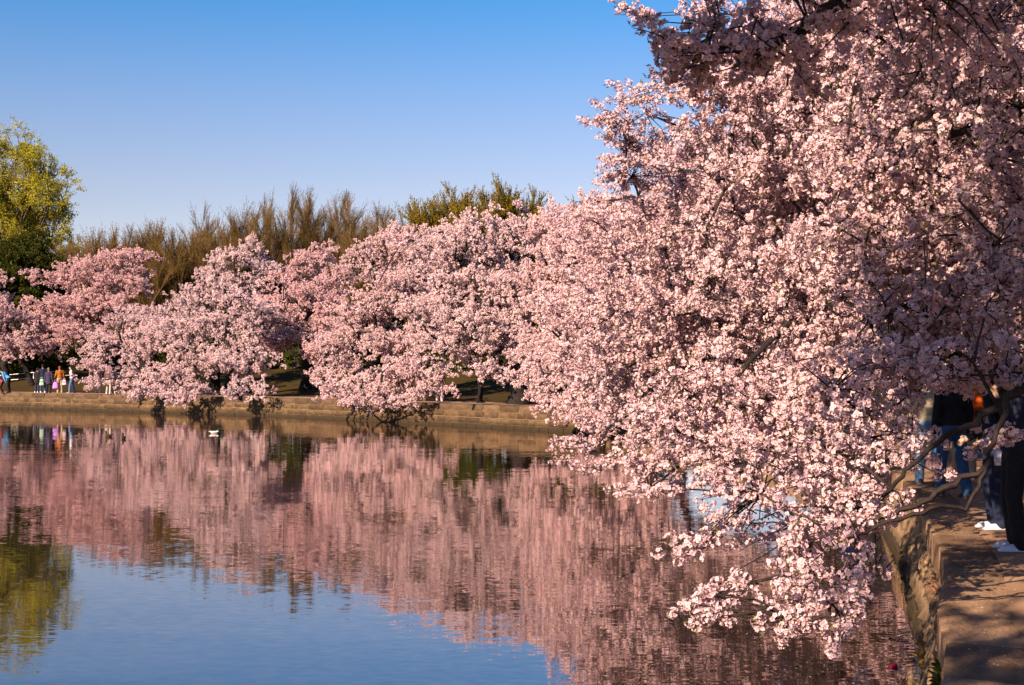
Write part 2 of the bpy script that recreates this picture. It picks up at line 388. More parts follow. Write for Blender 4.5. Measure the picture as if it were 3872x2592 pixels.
def build_wall(name, label, s0, s1, cops, courses, bs0, bs1, wl, seed, CP, BK):
    r = random.Random(seed)
    root = empty(name, (*shore_at((s0 + s1) / 2)[0], 0)); tag(root, label, 'wall')
    core = obj('mortar_core', wall_geo(s0, s1, 0.8).mesh('mortar_core', [M_MORTAR], False), root); core.matrix_parent_inverse = root.matrix_basis.inverted()
    inv = root.matrix_basis.inverted()
    s = s0
    while s < s1:
        w = r.uniform(*cops)
        b = put(r.choice(CP), 'coping_stone', root, s + w / 2, -0.30, 0.012, w - 0.015, 0.03 + r.uniform(0, 0.008), 0.5, 0.03); b.matrix_parent_inverse = inv
        s += w
    zt = -0.32
    for k, h in enumerate(courses):
        s = bs0 + r.uniform(0, 0.3)
        while s < bs1:
            w = r.uniform(*wl) * r.choice((0.6, 1, 1, 1.35)); hh = h * r.uniform(0.96, 1.0)
            b = put(r.choice(BK), 'stone_block', root, s + w / 2, zt - hh + 0.03, zt, w - 0.035, r.uniform(0.0, 0.02), 0.16); b.matrix_parent_inverse = inv
            s += w
        zt -= h
    return root
bpy.context.view_layer.update()
S_MID = shore_s(7.5, 42)
build_wall('sea_wall', 'rough stone retaining wall falling from the near path into the water', 0.0, S_MID, (0.9, 1.4), (0.28, 0.26, 0.28), shore_s(2.0, 6.2), shore_s(5.9, 20), (0.34, 0.6), 3, COPN, BLKN)
build_wall('sea_wall', 'long low sandy stone wall along the far bank under the blossom', S_MID, shore_s(-40, 88.5), (0.9, 1.5), (0.27, 0.26, 0.27), shore_s(4.4, 52.3), shore_s(-36, 86.3), (0.5, 0.72), 5, COP, BLK)
g = wall_geo(shore_s(-40, 88.5), SHS[-1], 2.0)
for fr in ((-0.45, -0.03),): pass
tag(obj('sea_wall', g.mesh('sea_wall', [M_MORTAR])), 'continuation of the far stone wall beyond the left frame edge', 'wall')

# ------------------------------------------------------------------ blossom sprays
def rand_dirs(r, n):
    v = r.normal(size=(n, 3)); return unit(v)
def flower(g, cols, r, c, nrm, size, near=True):
    """five notched, cupped petals and a red calyx"""
    nrm = unit(nrm); a = unit(np.cross(nrm, rand_dirs(r, 1)[0])); b = np.cross(nrm, a)
    a0 = r.uniform(0, 6.28); cup = r.uniform(0.15, 0.55); L = size * 0.5
    white = r.uniform(0, 1)
    for k in range(5):
        an = a0 + k * 1.2566 + r.uniform(-0.12, 0.12); d = math.cos(an) * a + math.sin(an) * b; s = -math.sin(an) * a + math.cos(an) * b
        w = L * r.uniform(0.38, 0.48)
        V = [c + nrm * 0.0, c + d * L * 0.62 + s * w + nrm * L * cup * 0.55, c + d * L + nrm * L * cup, c + d * L * 0.62 - s * w + nrm * L * cup * 0.55]
        g.add(V, [[0, 1, 2], [0, 2, 3]], None, 0)
        tipc = np.array([0.91, 0.65, 0.635]) * (0.94 + 0.06 * white) + np.array([0, 0.07, 0.06]) * white
        cols += [np.array([0.76, 0.34, 0.38]), tipc, tipc * (1, 0.97, 0.97), tipc]
    if near:
        V = [c - nrm * L * 0.5, c + a * L * 0.16, c - a * L * 0.1 + b * L * 0.14, c - a * L * 0.1 - b * L * 0.14]
        g.add(V, [[0, 1, 2], [0, 2, 3], [0, 3, 1]], None, 1); cols += [np.array([0.3, 0.1, 0.1])] * 4
        # stamens: a small dark red star seen inside the cup
        V = [c + nrm * L * 0.35 + a * L * 0.13, c + nrm * L * 0.35 - a * L * 0.1 + b * L * 0.1, c + nrm * L * 0.3 - b * L * 0.13]
        g.add(V, [[0, 1, 2]], None, 1); cols += [np.array([0.3, 0.1, 0.1])] * 3
def spray_mesh(name, seed, length, ncl, nfl, crad, fsize, near):
    r = np.random.default_rng(seed); g = Geo(); cols = []
    n = 7
    t = np.linspace(0, 1, n)
    P = np.stack([t * length, 0.06 * length * np.sin(t * 3 + r.uniform(0, 6)), 0.07 * length * np.sin(t * 2.4 + r.uniform(0, 6))], -1); P -= P[0]
    before = g.n; g.tube(P, np.linspace(0.0055, 0.002, n) * (1 if near else 1.6), 4 if near else 3, 2); cols += [np.zeros(3)] * (g.n - before)
    for k in range(ncl):
        u = (k + r.uniform(0.1, 0.9)) / ncl; u = 0.08 + 0.92 * u
        p = np.array([np.interp(u, t, P[:, i]) for i in range(3)])
        sd = rand_dirs(r, 1)[0]; sd[0] *= 0.5; c0 = p + unit(sd) * crad * (r.uniform(0.5, 1.6) if near else r.uniform(0.5, 2.8))
        if near and r.uniform() < 0.6:
            before = g.n; g.tube([p, c0], [0.003, 0.0015], 3, 2, cap=False); cols += [np.zeros(3)] * (g.n - before)
        dirs = rand_dirs(r, nfl)
        dirs[:, 2] -= 0.12; dirs = unit(dirs)
        cr = crad * r.uniform(0.75, 1.15)
        for dvec in dirs:
            c = c0 + dvec * cr * (r.uniform(0.72, 1.05) if near else r.uniform(0.6, 1.05))
            if near: flower(g, cols, r, c, unit(dvec + 0.32 * rand_dirs(r, 1)[0]), fsize * r.uniform(0.85, 1.15))
            else:
                nn = unit(dvec + 0.7 * rand_dirs(r, 1)[0]); a = unit(np.cross(nn, rand_dirs(r, 1)[0])); b = np.cross(nn, a); h = fsize * r.uniform(0.4, 0.6)
                g.add([c - a * h, c + b * h * 0.8 + nn * h * 0.25, c + a * h, c - b * h * 0.8 + nn * h * 0.25], None, [[0, 1, 2, 3]], 0)
                q = r.uniform(); cols += [np.array([0.94, 0.60 + 0.12 * q, 0.58 + 0.12 * q]) * (0.9 + 0.1 * q)] * 4
        if near and r.uniform() < 0.55:
            for q in range(r.integers(2, 5)):
                d = unit(rand_dirs(r, 1)[0] + np.array([0.4, 0, 0.5])); s = unit(np.cross(d, rand_dirs(r, 1)[0])); L = r.uniform(0.02, 0.045); o = c0 + d * cr * 0.6
                g.add([o, o + d * L * 0.5 + s * L * 0.2, o + d * L, o + d * L * 0.5 - s * L * 0.2], None, [[0, 1, 2, 3]], 3); cols += [np.zeros(3)] * 4
    me = g.mesh(name, [M_PETAL if near else M_PETAL_FAR, M_CALYX, M_TWIG, M_YLEAF])
    at = me.color_attributes.new('Col', 'FLOAT_COLOR', 'POINT')
    c = np.ones((len(me.vertices), 4), np.float32); c[:, :3] = np.array(cols); at.data.foreach_set('color', c.ravel())
    return me
def upright_mesh(name, seed, length, nsub, bud, mats, thick=0.012, spread=0.35, budn=26, bsize=0.1):
    """a fan of ascending bare twigs with opening buds; grows along +x"""
    r = np.random.default_rng(seed); g = Geo()
    def twig(p, d, L, rad, depth):
        k = 4; pts = [p]; dd = d.copy()
        for i in range(k):
            dd = unit(dd + 0.13 * rand_dirs(r, 1)[0] + np.array([0.06, 0, 0])); pts.append(pts[-1] + dd * L / k)
        pts = np.array(pts); g.tube(pts, np.linspace(rad, rad * 0.35, k + 1), 3, 0, cap=False)
        for i in range(int(budn * L / length)):
            u = r.uniform(0.15, 1); q = np.array([np.interp(u, np.linspace(0, 1, k + 1), pts[:, j]) for j in range(3)]) + rand_dirs(r, 1)[0] * 0.03
            a = rand_dirs(r, 1)[0]; b = unit(np.cross(a, rand_dirs(r, 1)[0])); h = bsize * r.uniform(0.5, 1.1) * bud
            if h > 0.004: g.add([q - a * h, q + b * h * 0.6, q + a * h, q - b * h * 0.6], None, [[0, 1, 2, 3]], 1)
        if depth:
            for i in range(nsub):
                u = r.uniform(0.15, 0.85); q = np.array([np.interp(u, np.linspace(0, 1, k + 1), pts[:, j]) for j in range(3)])
                twig(q, unit(d + spread * rand_dirs(r, 1)[0] * 1.3 + np.array([0.25, 0, 0])), L * r.uniform(0.3, 0.65), rad * 0.55, depth - 1)
    twig(np.zeros(3), np.array([1.0, 0, 0]), length, thick, 1)
    return g.mesh(name, mats)
def leaf_spray(name, seed, length, nleaf, lsize, mats, spreadr=0.3):
    r = np.random.default_rng(seed); g = Geo()
    for k in range(5):
        d = unit(np.array([1.0, 0, 0]) + 0.6 * rand_dirs(r, 1)[0]); L = length * r.uniform(0.6, 1)
        g.tube([np.zeros(3), d * L * 0.5, d * L], [0.014, 0.008, 0.004], 3, 0, cap=False)
        for i in range(nleaf // 5):
            q = d * L * r.uniform(0.2, 1.05) + rand_dirs(r, 1)[0] * spreadr * r.uniform(0.2, 1)
            a = rand_dirs(r, 1)[0]; b = unit(np.cross(a, rand_dirs(r, 1)[0])); h = lsize * r.uniform(0.6, 1.2)
            g.add([q - a * h, q + b * h * 0.6, q + a * h, q - b * h * 0.6], None, [[0, 1, 2, 3]], 1)
    return g.mesh(name, mats)

def gn_group(name, meshes):
    """instance one of `meshes` on every point of the mesh (attributes rot, scl, vid)"""
    ng = bpy.data.node_groups.new(name, 'GeometryNodeTree')
    ng.interface.new_socket('Geometry', in_out='INPUT', socket_type='NodeSocketGeometry')
    ng.interface.new_socket('Geometry', in_out='OUTPUT', socket_type='NodeSocketGeometry')
    gi = ng.nodes.new('NodeGroupInput'); go = ng.nodes.new('NodeGroupOutput')
    iop = ng.nodes.new('GeometryNodeInstanceOnPoints'); jn = ng.nodes.new('GeometryNodeJoinGeometry')
    for me in meshes:
        po = bpy.data.objects.new(me.name, me)          # source only, never linked to the scene
        oi = ng.nodes.new('GeometryNodeObjectInfo'); oi.inputs['Object'].default_value = po; oi.inputs['As Instance'].default_value = True
        ng.links.new(oi.outputs['Geometry'], jn.inputs[0])
    ng.links.new(gi.outputs[0], iop.inputs['Points']); ng.links.new(jn.outputs[0], iop.inputs['Instance'])
    iop.inputs['Pick Instance'].default_value = True
    def attr(n, t):
        a = ng.nodes.new('GeometryNodeInputNamedAttribute'); a.data_type = t; a.inputs['Name'].default_value = n
        return [o for o in a.outputs if o.enabled and o.name == 'Attribute'][0]
    er = ng.nodes.new('FunctionNodeEulerToRotation')
    ng.links.new(attr('rot', 'FLOAT_VECTOR'), er.inputs[0]); ng.links.new(er.outputs[0], iop.inputs['Rotation'])
    ng.links.new(attr('scl', 'FLOAT'), iop.inputs['Scale']); ng.links.new(attr('vid', 'INT'), iop.inputs['Instance Index'])
    ng.links.new(iop.outputs[0], go.inputs[0])
    return ng
def euler_from(D, roll):
    """local x axis -> D, rolled about it; XYZ euler"""
    D = unit(D); up = np.where(np.abs(D[:, 2:3]) > 0.95, np.array([[1.0, 0, 0]]), np.array([[0, 0, 1.0]]))
    Y = unit(np.cross(up, D)); Z = np.cross(D, Y)
    c, s = np.cos(roll)[:, None], np.sin(roll)[:, None]
    Y2 = c * Y + s * Z; Z2 = -s * Y + c * Z
    # R columns D, Y2, Z2 ;  R = Rz Ry Rx
    ry = np.arcsin(np.clip(-D[:, 2], -1, 1)); rx = np.arctan2(Y2[:, 2], Z2[:, 2]); rz = np.arctan2(D[:, 1], D[:, 0])
    return np.stack([rx, ry, rz], -1)
def scatter(name, P, D, S, ng, nvar, parent, tint, mats, roll=None):
    me = mesh_np(name, P, [])
    n = len(P)
    a = me.attributes.new('rot', 'FLOAT_VECTOR', 'POINT'); a.data.foreach_set('vector', euler_from(D, rng.uniform(0, 6.28, n) if roll is None else roll).astype(np.float32).ravel())
    a = me.attributes.new('scl', 'FLOAT', 'POINT'); a.data.foreach_set('value', np.asarray(S, np.float32))
    a = me.attributes.new('vid', 'INT', 'POINT'); a.data.foreach_set('value', rng.integers(0, nvar, n).astype(np.int32))
    a = me.attributes.new('tint', 'FLOAT', 'POINT'); a.data.foreach_set('value', np.asarray(np.broadcast_to(tint, (n,)), np.float32).copy())
    for m in mats: me.materials.append(m)
    o = obj(name, me, parent)
    md = o.modifiers.new('spread', 'NODES'); md.node_group = ng
    o['kind'] = 'stuff'
    return o

NV = 8
G_NEAR = gn_group('near_sprays', [spray_mesh('near_spray', 100 + i, 0.42, 6, 16, 0.04, 0.033, True) for i in range(NV)])
G_MID = gn_group('mid_sprays', [spray_mesh('mid_spray', 200 + i, 0.5, 9, 11, 0.046, 0.038, True) for i in range(NV)])
G_FAR = gn_group('far_sprays', [spray_mesh('far_spray', 300 + i, 0.45, 11, 14, 0.052, 0.052, False) for i in range(NV)])
G_BARE = gn_group('bare_sprays', [upright_mesh('bare_spray', 400 + i, 2.6, 26, 1.0, [M_BTWIG, M_BUD], thick=0.018, budn=20, bsize=0.05) for i in range(6)])
G_BUDG = gn_group('bud_sprays', [upright_mesh('bud_spray', 430 + i, 2.4, 15, 1.0, [M_BTWIG, M_BUDG], thick=0.017, spread=0.3, budn=40, bsize=0.075) for i in range(6)])
G_LEAF = gn_group('leaf_sprays', [leaf_spray('leaf_spray', 460 + i, 1.1, 110, 0.078, [M_GBARK, M_GLEAF]) for i in range(6)])
G_EVER = gn_group('evergreen_sprays', [leaf_spray('evergreen_spray', 480 + i, 0.7, 150, 0.07, [M_GBARK, M_EVER], 0.22) for i in range(6)])

# ------------------------------------------------------------------ trees
def blob_points(r, blobs, dens, clump):
    """points in lumpy ellipsoids, gathered into clumps with gaps between"""
    out = []; src = []
    for bi, (c, rad, w) in enumerate(blobs):
        vol = 4.19 * rad[0] * rad[1] * rad[2]
        n = max(4, int(vol * dens * w))
        k = max(7, n // clump) if n > 14 else max(2, n // 3)
        d = rand_dirs(r, k); u = r.uniform(0, 1, k) ** 0.45
        ph = r.uniform(0, 6.28, 4)
        lump = 1 + 0.16 * np.sin(4 * d[:, 0] + ph[0]) * np.sin(5 * d[:, 2] + ph[1]) + 0.14 * np.sin(7 * d[:, 1] + ph[2]) * np.sin(6 * d[:, 0] + ph[3])
        cc = np.array(c) + d * (u * lump)[:, None] * np.array(rad)
        sg = 0.32 * (vol / k) ** (1 / 3)
        i = r.integers(0, k, n)
        p = cc[i] + r.normal(size=(n, 3)) * sg * np.array([1.25, 1.25, 0.7])
        out.append(p); src.append(np.full(n, bi))
    return np.concatenate(out), np.concatenate(src)

def grow(pre, tips, bf):
    """minimum-path spanning of the tips, starting from the nodes in pre [(point, parent, cost)]"""
    P = [np.array(p[0], float) for p in pre]; par = [p[1] for p in pre]; cost = [p[2] for p in pre]
    n = len(tips); best = np.full(n, 1e9); bj = np.zeros(n, int)
    def upd(j):
        d = np.linalg.norm(tips - P[j], axis=1); c = d + bf * cost[j]
        m = c < best; best[m] = c[m]; bj[m] = j
    for j in range(1, len(P)): upd(j)
    alive = np.ones(n, bool)
    for _ in range(n):
        i = int(np.argmin(np.where(alive, best, 1e9))); alive[i] = False
        P.append(tips[i]); par.append(int(bj[i])); cost.append(cost[bj[i]] + float(np.linalg.norm(tips[i] - P[bj[i]])))
        best[i] = 1e9; j = len(P) - 1
        d = np.linalg.norm(tips - P[j], axis=1); c = d + bf * cost[j]
        m = alive & (c < best); best[m] = c[m]; bj[m] = j
    return np.array(P), np.array(par)

def branch_geo(P, par, r0, leaf, minr=None, side_big=8, thick=0.03, r=None, wob=0.05, keep=0):
    n = len(P); cnt = np.zeros(n); kids = [[] for _ in range(n)]
    for i in range(1, n): kids[par[i]].append(i)
    order = np.argsort([0] * n)
    depth = np.zeros(n, int)
    for i in range(1, n): depth[i] = depth[par[i]] + 1
    for i in np.argsort(-depth, kind='stable'):
        cnt[i] = max(cnt[i], 1)
        if i: cnt[par[i]] += cnt[i]
    ex = 2.3
    R = r0 * (cnt / cnt[0]) ** (1 / ex); R = np.maximum(R, leaf)
    if minr is not None:
        for k, v in minr.items(): R[k] = v
    big, small = Geo(), Geo()
    stack = [(0, None)]
    while stack:
        st, pj = stack.pop()
        ch = [] if pj is None else [pj]
        cur = st
        while True:
            ch.append(cur)
            if not kids[cur]: break
            ks = sorted(kids[cur], key=lambda k: -R[k] - (1.0 if k < keep else 0)); cur2 = ks[0]
            for k in ks[1:]: stack.append((k, cur))
            cur = cur2
        if len(ch) < 2: continue
        C = P[ch]; rr = R[ch].copy()
        if pj is not None: rr[0] = min(rr[0], rr[1] * 1.15)
        mx = rr.max()
        m = 4 if mx > thick else 3
        CC = catmull(C, m); rI = np.interp(np.linspace(0, len(ch) - 1, len(CC)), np.arange(len(ch)), rr)
        if wob and r is not None:
            amp = np.minimum(wob, rI * 0.55 + 0.007); amp[0] = 0
            CC = CC + r.normal(size=CC.shape) * amp[:, None] * 0.6
        (big if mx > thick else small).tube(CC, rI, side_big if mx > 0.08 else (6 if mx > thick else 4), 0)
    return big, small

def cherry(label, base, fork, trunk_r, blobs, dens, grp, ng, nskel=260, limbs=(), tint=0.0, clump=9, sc=(0.8, 1.2), seed=1, twigs=True, droop=-0.1, name='cherry_tree', lean=0.3,
           mats=None, bark=None, upw=0.0, group=None, cat='tree', part='crown', bf=0.35, rmul=0.85):
    r = np.random.default_rng(seed)
    base = np.array(base, float); base[2] = gz(base[0], base[1]) - 0.05
    root = empty(name, tuple(base)); tag(root, label, cat, grp)
    blobs = [(np.array(c) - base, rad, w) for c, rad, w in blobs]
    pts, src = blob_points(r, blobs, dens, clump)
    pts = pts[pts[:, 2] + base[2] > WATER + 0.22]
    fork = np.array(fork, float) - base
    pre = [(np.zeros(3), 0, 0.0)]
    for i, t in enumerate((0.35, 0.7, 1.0)):
        pre.append((fork * t + r.normal(size=3) * np.array([0.06, 0.06, 0]) * (1 - t) + np.array([math.sin(t * 3) * 0.08, 0, 0]), len(pre) - 1, fork[2] * 0.15 * t))
    minr = {0: trunk_r * 1.45, 1: trunk_r * 1.02, 2: trunk_r * 0.95, 3: trunk_r * 0.9}
    nf = 3
    for lb in limbs:
        pl, ra, rb = lb[:3]; prev = nf; L = len(pl)
        if len(lb) > 3:                            # forks off an earlier limb
            prev = int(np.argmin([np.linalg.norm(p[0] + base - pl[0]) if j > 3 else 1e9 for j, p in enumerate(pre)])); pl = pl[1:]
        for i, p in enumerate(pl):
            pre.append((np.array(p) - base, prev, 0.25 * (i + 1) / L)); prev = len(pre) - 1; minr[prev] = ra + (rb - ra) * i / max(L - 1, 1)
    k = min(nskel, len(pts))
    sk = pts[r.choice(len(pts), k, replace=False)]
    P, par = grow(pre, sk, bf)
    big, small = branch_geo(P, par, trunk_r * rmul, 0.007 if twigs else 0.012, minr, r=r, keep=len(pre))
    # thin shoots that carry every spray
    d2 = ((pts[:, None, :] - P[None, 3:, :]) ** 2).sum(-1) if len(pts) * len(P) < 6e6 else None
    if d2 is None:
        near = np.concatenate([((c[:, None, :] - P[None, 3:, :]) ** 2).sum(-1).argmin(1) for c in np.array_split(pts, 8)]) + 3
    else: near = d2.argmin(1) + 3
    q = P[near]; v = pts - q; dist = np.linalg.norm(v, axis=1)
    if twigs:
        for i in np.nonzero((dist > 0.06) & (dist < 1.4))[0]:
            mid = (q[i] + pts[i]) / 2 + np.array([0, 0, 0.06 * dist[i]]) + r.normal(size=3) * 0.03 * dist[i]
            small.tube([q[i], mid, pts[i]], [0.0075, 0.006, 0.0045], 3, 0, cap=False)
    ctr = np.mean([b[0] for b in blobs], axis=0)
    D = unit(v) * 0.7 + unit(pts - np.array([fork[0], fork[1], fork[2]])) * 0.5 + r.normal(size=v.shape) * 0.38
    D[:, 2] = D[:, 2] * 0.7 + droop + upw
    if upw == 0.0: pts = pts - unit(D) * 0.15
    obj('trunk', big.mesh('trunk', [bark or M_BARK], True), root)
    if small.n: tag(obj('branches', small.mesh('branches', [M_TWIG if bark is None else bark], True), root), kind='stuff')
    scatter(part, pts, D, r.uniform(sc[0], sc[1], len(pts)), ng, NV if ng in (G_NEAR, G_MID, G_FAR) else 6, root, tint, mats or [M_PETAL, M_CALYX, M_TWIG, M_YLEAF])
    return root

def B(px, py, d, rx, ry, rz, w=1.0): return (W(px, py, d), (rx, ry, rz), w)
GC = 'cherry trees in bloom along the basin'

# --- near trees on the right -----------------------------------------------
cherry('nearest cherry tree, its shaded branch crossing the top of the view', (5.0, 2.6, 0), (4.6, 3.0, 2.3), 0.24,
       [B(1560, 110, 6.9, .1, .2, .07, 4), B(1640, 105, 6.8, .2, .26, .11, 3.4), B(1640, 40, 6.9, .18, .25, .1, 2.5), B(1720, 70, 6.8, .26, .28, .15, 3), B(1790, 40, 6.7, .3, .3, .18, 2.4), B(1720, 130, 6.8, .2, .22, .05, 2.5), B(1850, 95, 6.7, .2, .25, .08, 2),
        B(1760, -60, 6.8, .3, .4, .15), B(1900, -50, 6.6, .5, .5, .25), B(2080, 40, 7.0, .35, .35, .2), B(2230, 110, 7.0, .35, .35, .2), B(2290, -20, 6.8, .4, .4, .25),
        ((-0.2, 5.0, 4.8), (1.7, 1.3, .55), 1.5), ((0.6, 4.4, 5.4), (1.9, 1.6, .6), .45), ((2.6, 5.0, 5.6), (2.0, 1.8, .8), 1.0), ((2.2, 6.9, 6.3), (2.0, 1.7, .8), 1.0), ((0.4, 3.2, 5.8), (1.8, 1.6, .7), .35), ((4.4, 3.6, 6.4), (2.4, 2.4, 1.0), .4), ((5.6, 5.8, 5.8), (2.0, 2.2, 1.1), .4),
        ((5.6, 1.0, 5.6), (2.4, 2.2, 1.0), .25)],
       42, GC, G_NEAR, nskel=330, seed=11, rmul=0.35,
       limbs=[([(3.6, 4.6, 3.6), W(2080, -60, 6.5), W(1940, -5, 6.6), W(1850, 55, 6.7), W(1790, 90, 6.7), W(1710, 110, 6.8), W(1600, 112, 6.8), W(1520, 108, 6.9)], 0.04, 0.006),
              ([(3.5, 4.9, 4.4), (2.4, 5.3, 4.9), (1.4, 5.4, 5.2), (0.6, 5.3, 5.4)], 0.05, 0.02)])

cherry('cherry tree beside the camera whose crown shades the near path', (1.7, -3.2, 0), (1.2, -2.8, 2.2), 0.26,
       [((-2.2, 2.3, 4.9), (1.4, 1.4, .5), .16), ((-0.6, 1.3, 5.6), (2.0, 1.7, .8), .15), ((1.6, 0.4, 6.2), (2.0, 2.0, .9), .6), ((-2.4, -0.6, 5.4), (2.0, 2.0, .9), .6), ((0.2, -1.8, 6.6), (2.4, 2.2, 1.0), .4), ((2.8, -3.4, 5.6), (2.2, 2.2, 1.2), .3)],
       36, GC, G_NEAR, nskel=260, seed=10, rmul=0.5)
cherry('low cherry tree whose dark limbs droop across the near path over the water', (7.1, 9.2, 0), (6.4, 9.3, 1.9), 0.26,
       [B(2230, 800, 9.8, .45, .7, .25), B(2170, 870, 9.7, .1, .2, .06, .8), B(2320, 870, 9.5, .1, .15, .07, .8), B(2080, 815, 10.2, .55, .7, .33), B(2080, 930, 10.0, .2, .4, .15, .8), B(1980, 950, 10.0, .45, .6, .38), B(1900, 1070, 9.6, .55, .6, .36), B(1990, 1090, 9.3, .35, .4, .3),
        B(1760, 1090, 9.9, .5, .6, .3), B(1830, 1190, 9.4, .45, .5, .26), B(1690, 1180, 9.8, .3, .35, .16), B(1930, 1240, 9.0, .35, .4, .24), B(1760, 1270, 9.2, .3, .3, .13, .8), B(1980, 1320, 9.0, .14, .2, .13),
        B(1605, 1238, 9.6, .08, .08, .04), B(1860, 1330, 8.9, .2, .2, .1, .6), B(1640, 1365, 9.1, .09, .1, .03, .7), B(1645, 1415, 9.0, .09, .1, .03, .7), B(1820, 1385, 8.9, .12, .12, .05, .7), B(1900, 1380, 8.8, .1, .1, .05, .8),
        B(1850, 1420, 8.8, .13, .12, .04, .7), B(1925, 1425, 8.8, .07, .08, .03, .7), B(1700, 1330, 9.2, .12, .1, .05, .7),
        B(2280, 690, 9.6, .5, .7, .5), B(2130, 690, 10.4, .7, .8, .45), B(2290, 520, 9.6, .6, .8, .5), B(2120, 520, 10.6, .7, .9, .5), B(2000, 640, 11, .5, .7, .4),
        B(2280, 320, 9.8, .8, .9, .5), B(2080, 330, 10.6, .7, .8, .45, .9), B(2250, 130, 10.4, .9, .9, .5, .9), B(2050, 150, 10.8, .7, .8, .45, .8), B(1930, 330, 11.0, .4, .6, .35, .8),
        B(2300, 1000, 9.4, .05, .08, .04, .8),
        ((5.6, 9.8, 6.0), (3.0, 2.4, 1.3), .35), ((7.8, 9.4, 5.6), (2.6, 2.6, 1.5), .25)],
       64, GC, G_NEAR, nskel=420, seed=12, rmul=0.3,
       limbs=[([W(2470, 860, 9.5), W(2342, 886, 9.4), W(2280, 927, 9.3), W(2218, 973, 9.2), W(2146, 1015, 9.2), W(2083, 1066, 9.2), W(2037, 1118, 9.2), W(1960, 1165, 9.2), W(1850, 1210, 9.3)], 0.034, 0.008),
              ([W(2400, 880, 9.2), W(2300, 945, 9.0), W(2270, 1015, 8.9), W(2254, 1066, 8.9), W(2239, 1113, 8.9), W(2208, 1160, 8.9)], 0.026, 0.014),
              ([W(2254, 1066, 8.9), W(2177, 1107, 8.9), W(2125, 1138, 8.9), W(2063, 1170, 8.9), W(2000, 1195, 9.0)], 0.024, 0.012, True),
              ([W(2208, 1160, 8.9), W(2167, 1155, 8.9), W(2104, 1170, 8.9), W(2031, 1191, 8.9), W(1960, 1225, 8.9)], 0.018, 0.009, True),
              ([W(2345, 610, 9.8), W(2240, 640, 10), W(2120, 690, 10.2), W(2000, 720, 10.5)], 0.05, 0.015),
              ([W(2350, 250, 9.9), W(2200, 300, 10.2), W(2050, 370, 10.6), W(1930, 420, 10.9)], 0.05, 0.012)])
cherry('tall cherry tree filling the upper right behind the drooping limbs', (9.2, 15.6, 0), (8.5, 15.5, 2.0), 0.3,
       [B(1900, 720, 13.6, 1.0, 1.1, .7), B(1760, 860, 13.8, .9, 1.0, .55), B(1660, 960, 14.0, .7, .9, .4), B(1560, 1060, 14.2, .6, .7, .25), B(1455, 1125, 14.3, .3, .35, .1), B(1600, 1140, 13.6, .35, .4, .16), B(1720, 1040, 13.2, .6, .7, .3),
        B(1830, 950, 13.2, .7, .8, .45), B(1960, 860, 13.5, .7, .9, .5), B(1800, 560, 14.2, 1.0, 1.1, .65), B(1950, 450, 14.4, 1.0, 1.1, .7), B(1750, 380, 14.2, .9, 1.0, .5), B(1670, 280, 14.2, .75, .8, .36),
        B(1550, 200, 14.3, .42, .5, .14, 1.2), B(1470, 205, 14.3, .16, .25, .07, 1.4), B(1650, 190, 14.4, .55, .7, .26), B(1820, 220, 14.6, .9, 1, .5), B(1990, 200, 14.8, .9, 1, .5), B(1740, 100, 14.8, .75, .9, .35), B(1630, 50, 14.8, .35, .6, .2),
        B(1900, 60, 15, 1, 1, .5), B(2140, 380, 15, 1.2, 1.1, .9), B(2120, 620, 15, 1.2, 1.1, .9), B(2280, 200, 15, 1.1, 1.1, .8), B(2100, 60, 15, 1.1, 1.1, .6), B(2280, 500, 15, .9, 1.1, .9), B(2280, 700, 15, .8, 1.0, .45), B(2340, 790, 14.5, .35, .6, .3), B(1478, 36, 14.6, .06, .08, .04),
        ((7.0, 15.6, 7.6), (3.8, 2.8, 1.5), .25), ((9.5, 15.6, 5.5), (2.6, 2.6, 2.0), .2)],
       46, GC, G_NEAR, nskel=520, seed=13, rmul=0.45, sc=(0.85, 1.3),
       limbs=[([(7.2, 15.0, 3.2), W(2300, 430, 14.6), W(2100, 500, 14.4), W(1950, 600, 14.2), W(1800, 740, 14.0), W(1650, 900, 14.0)], 0.1, 0.02),
              ([(7.4, 15.2, 3.8), W(2250, 260, 14.6), W(2050, 230, 14.5), W(1850, 260, 14.4), W(1700, 240, 14.3)], 0.09, 0.02)])
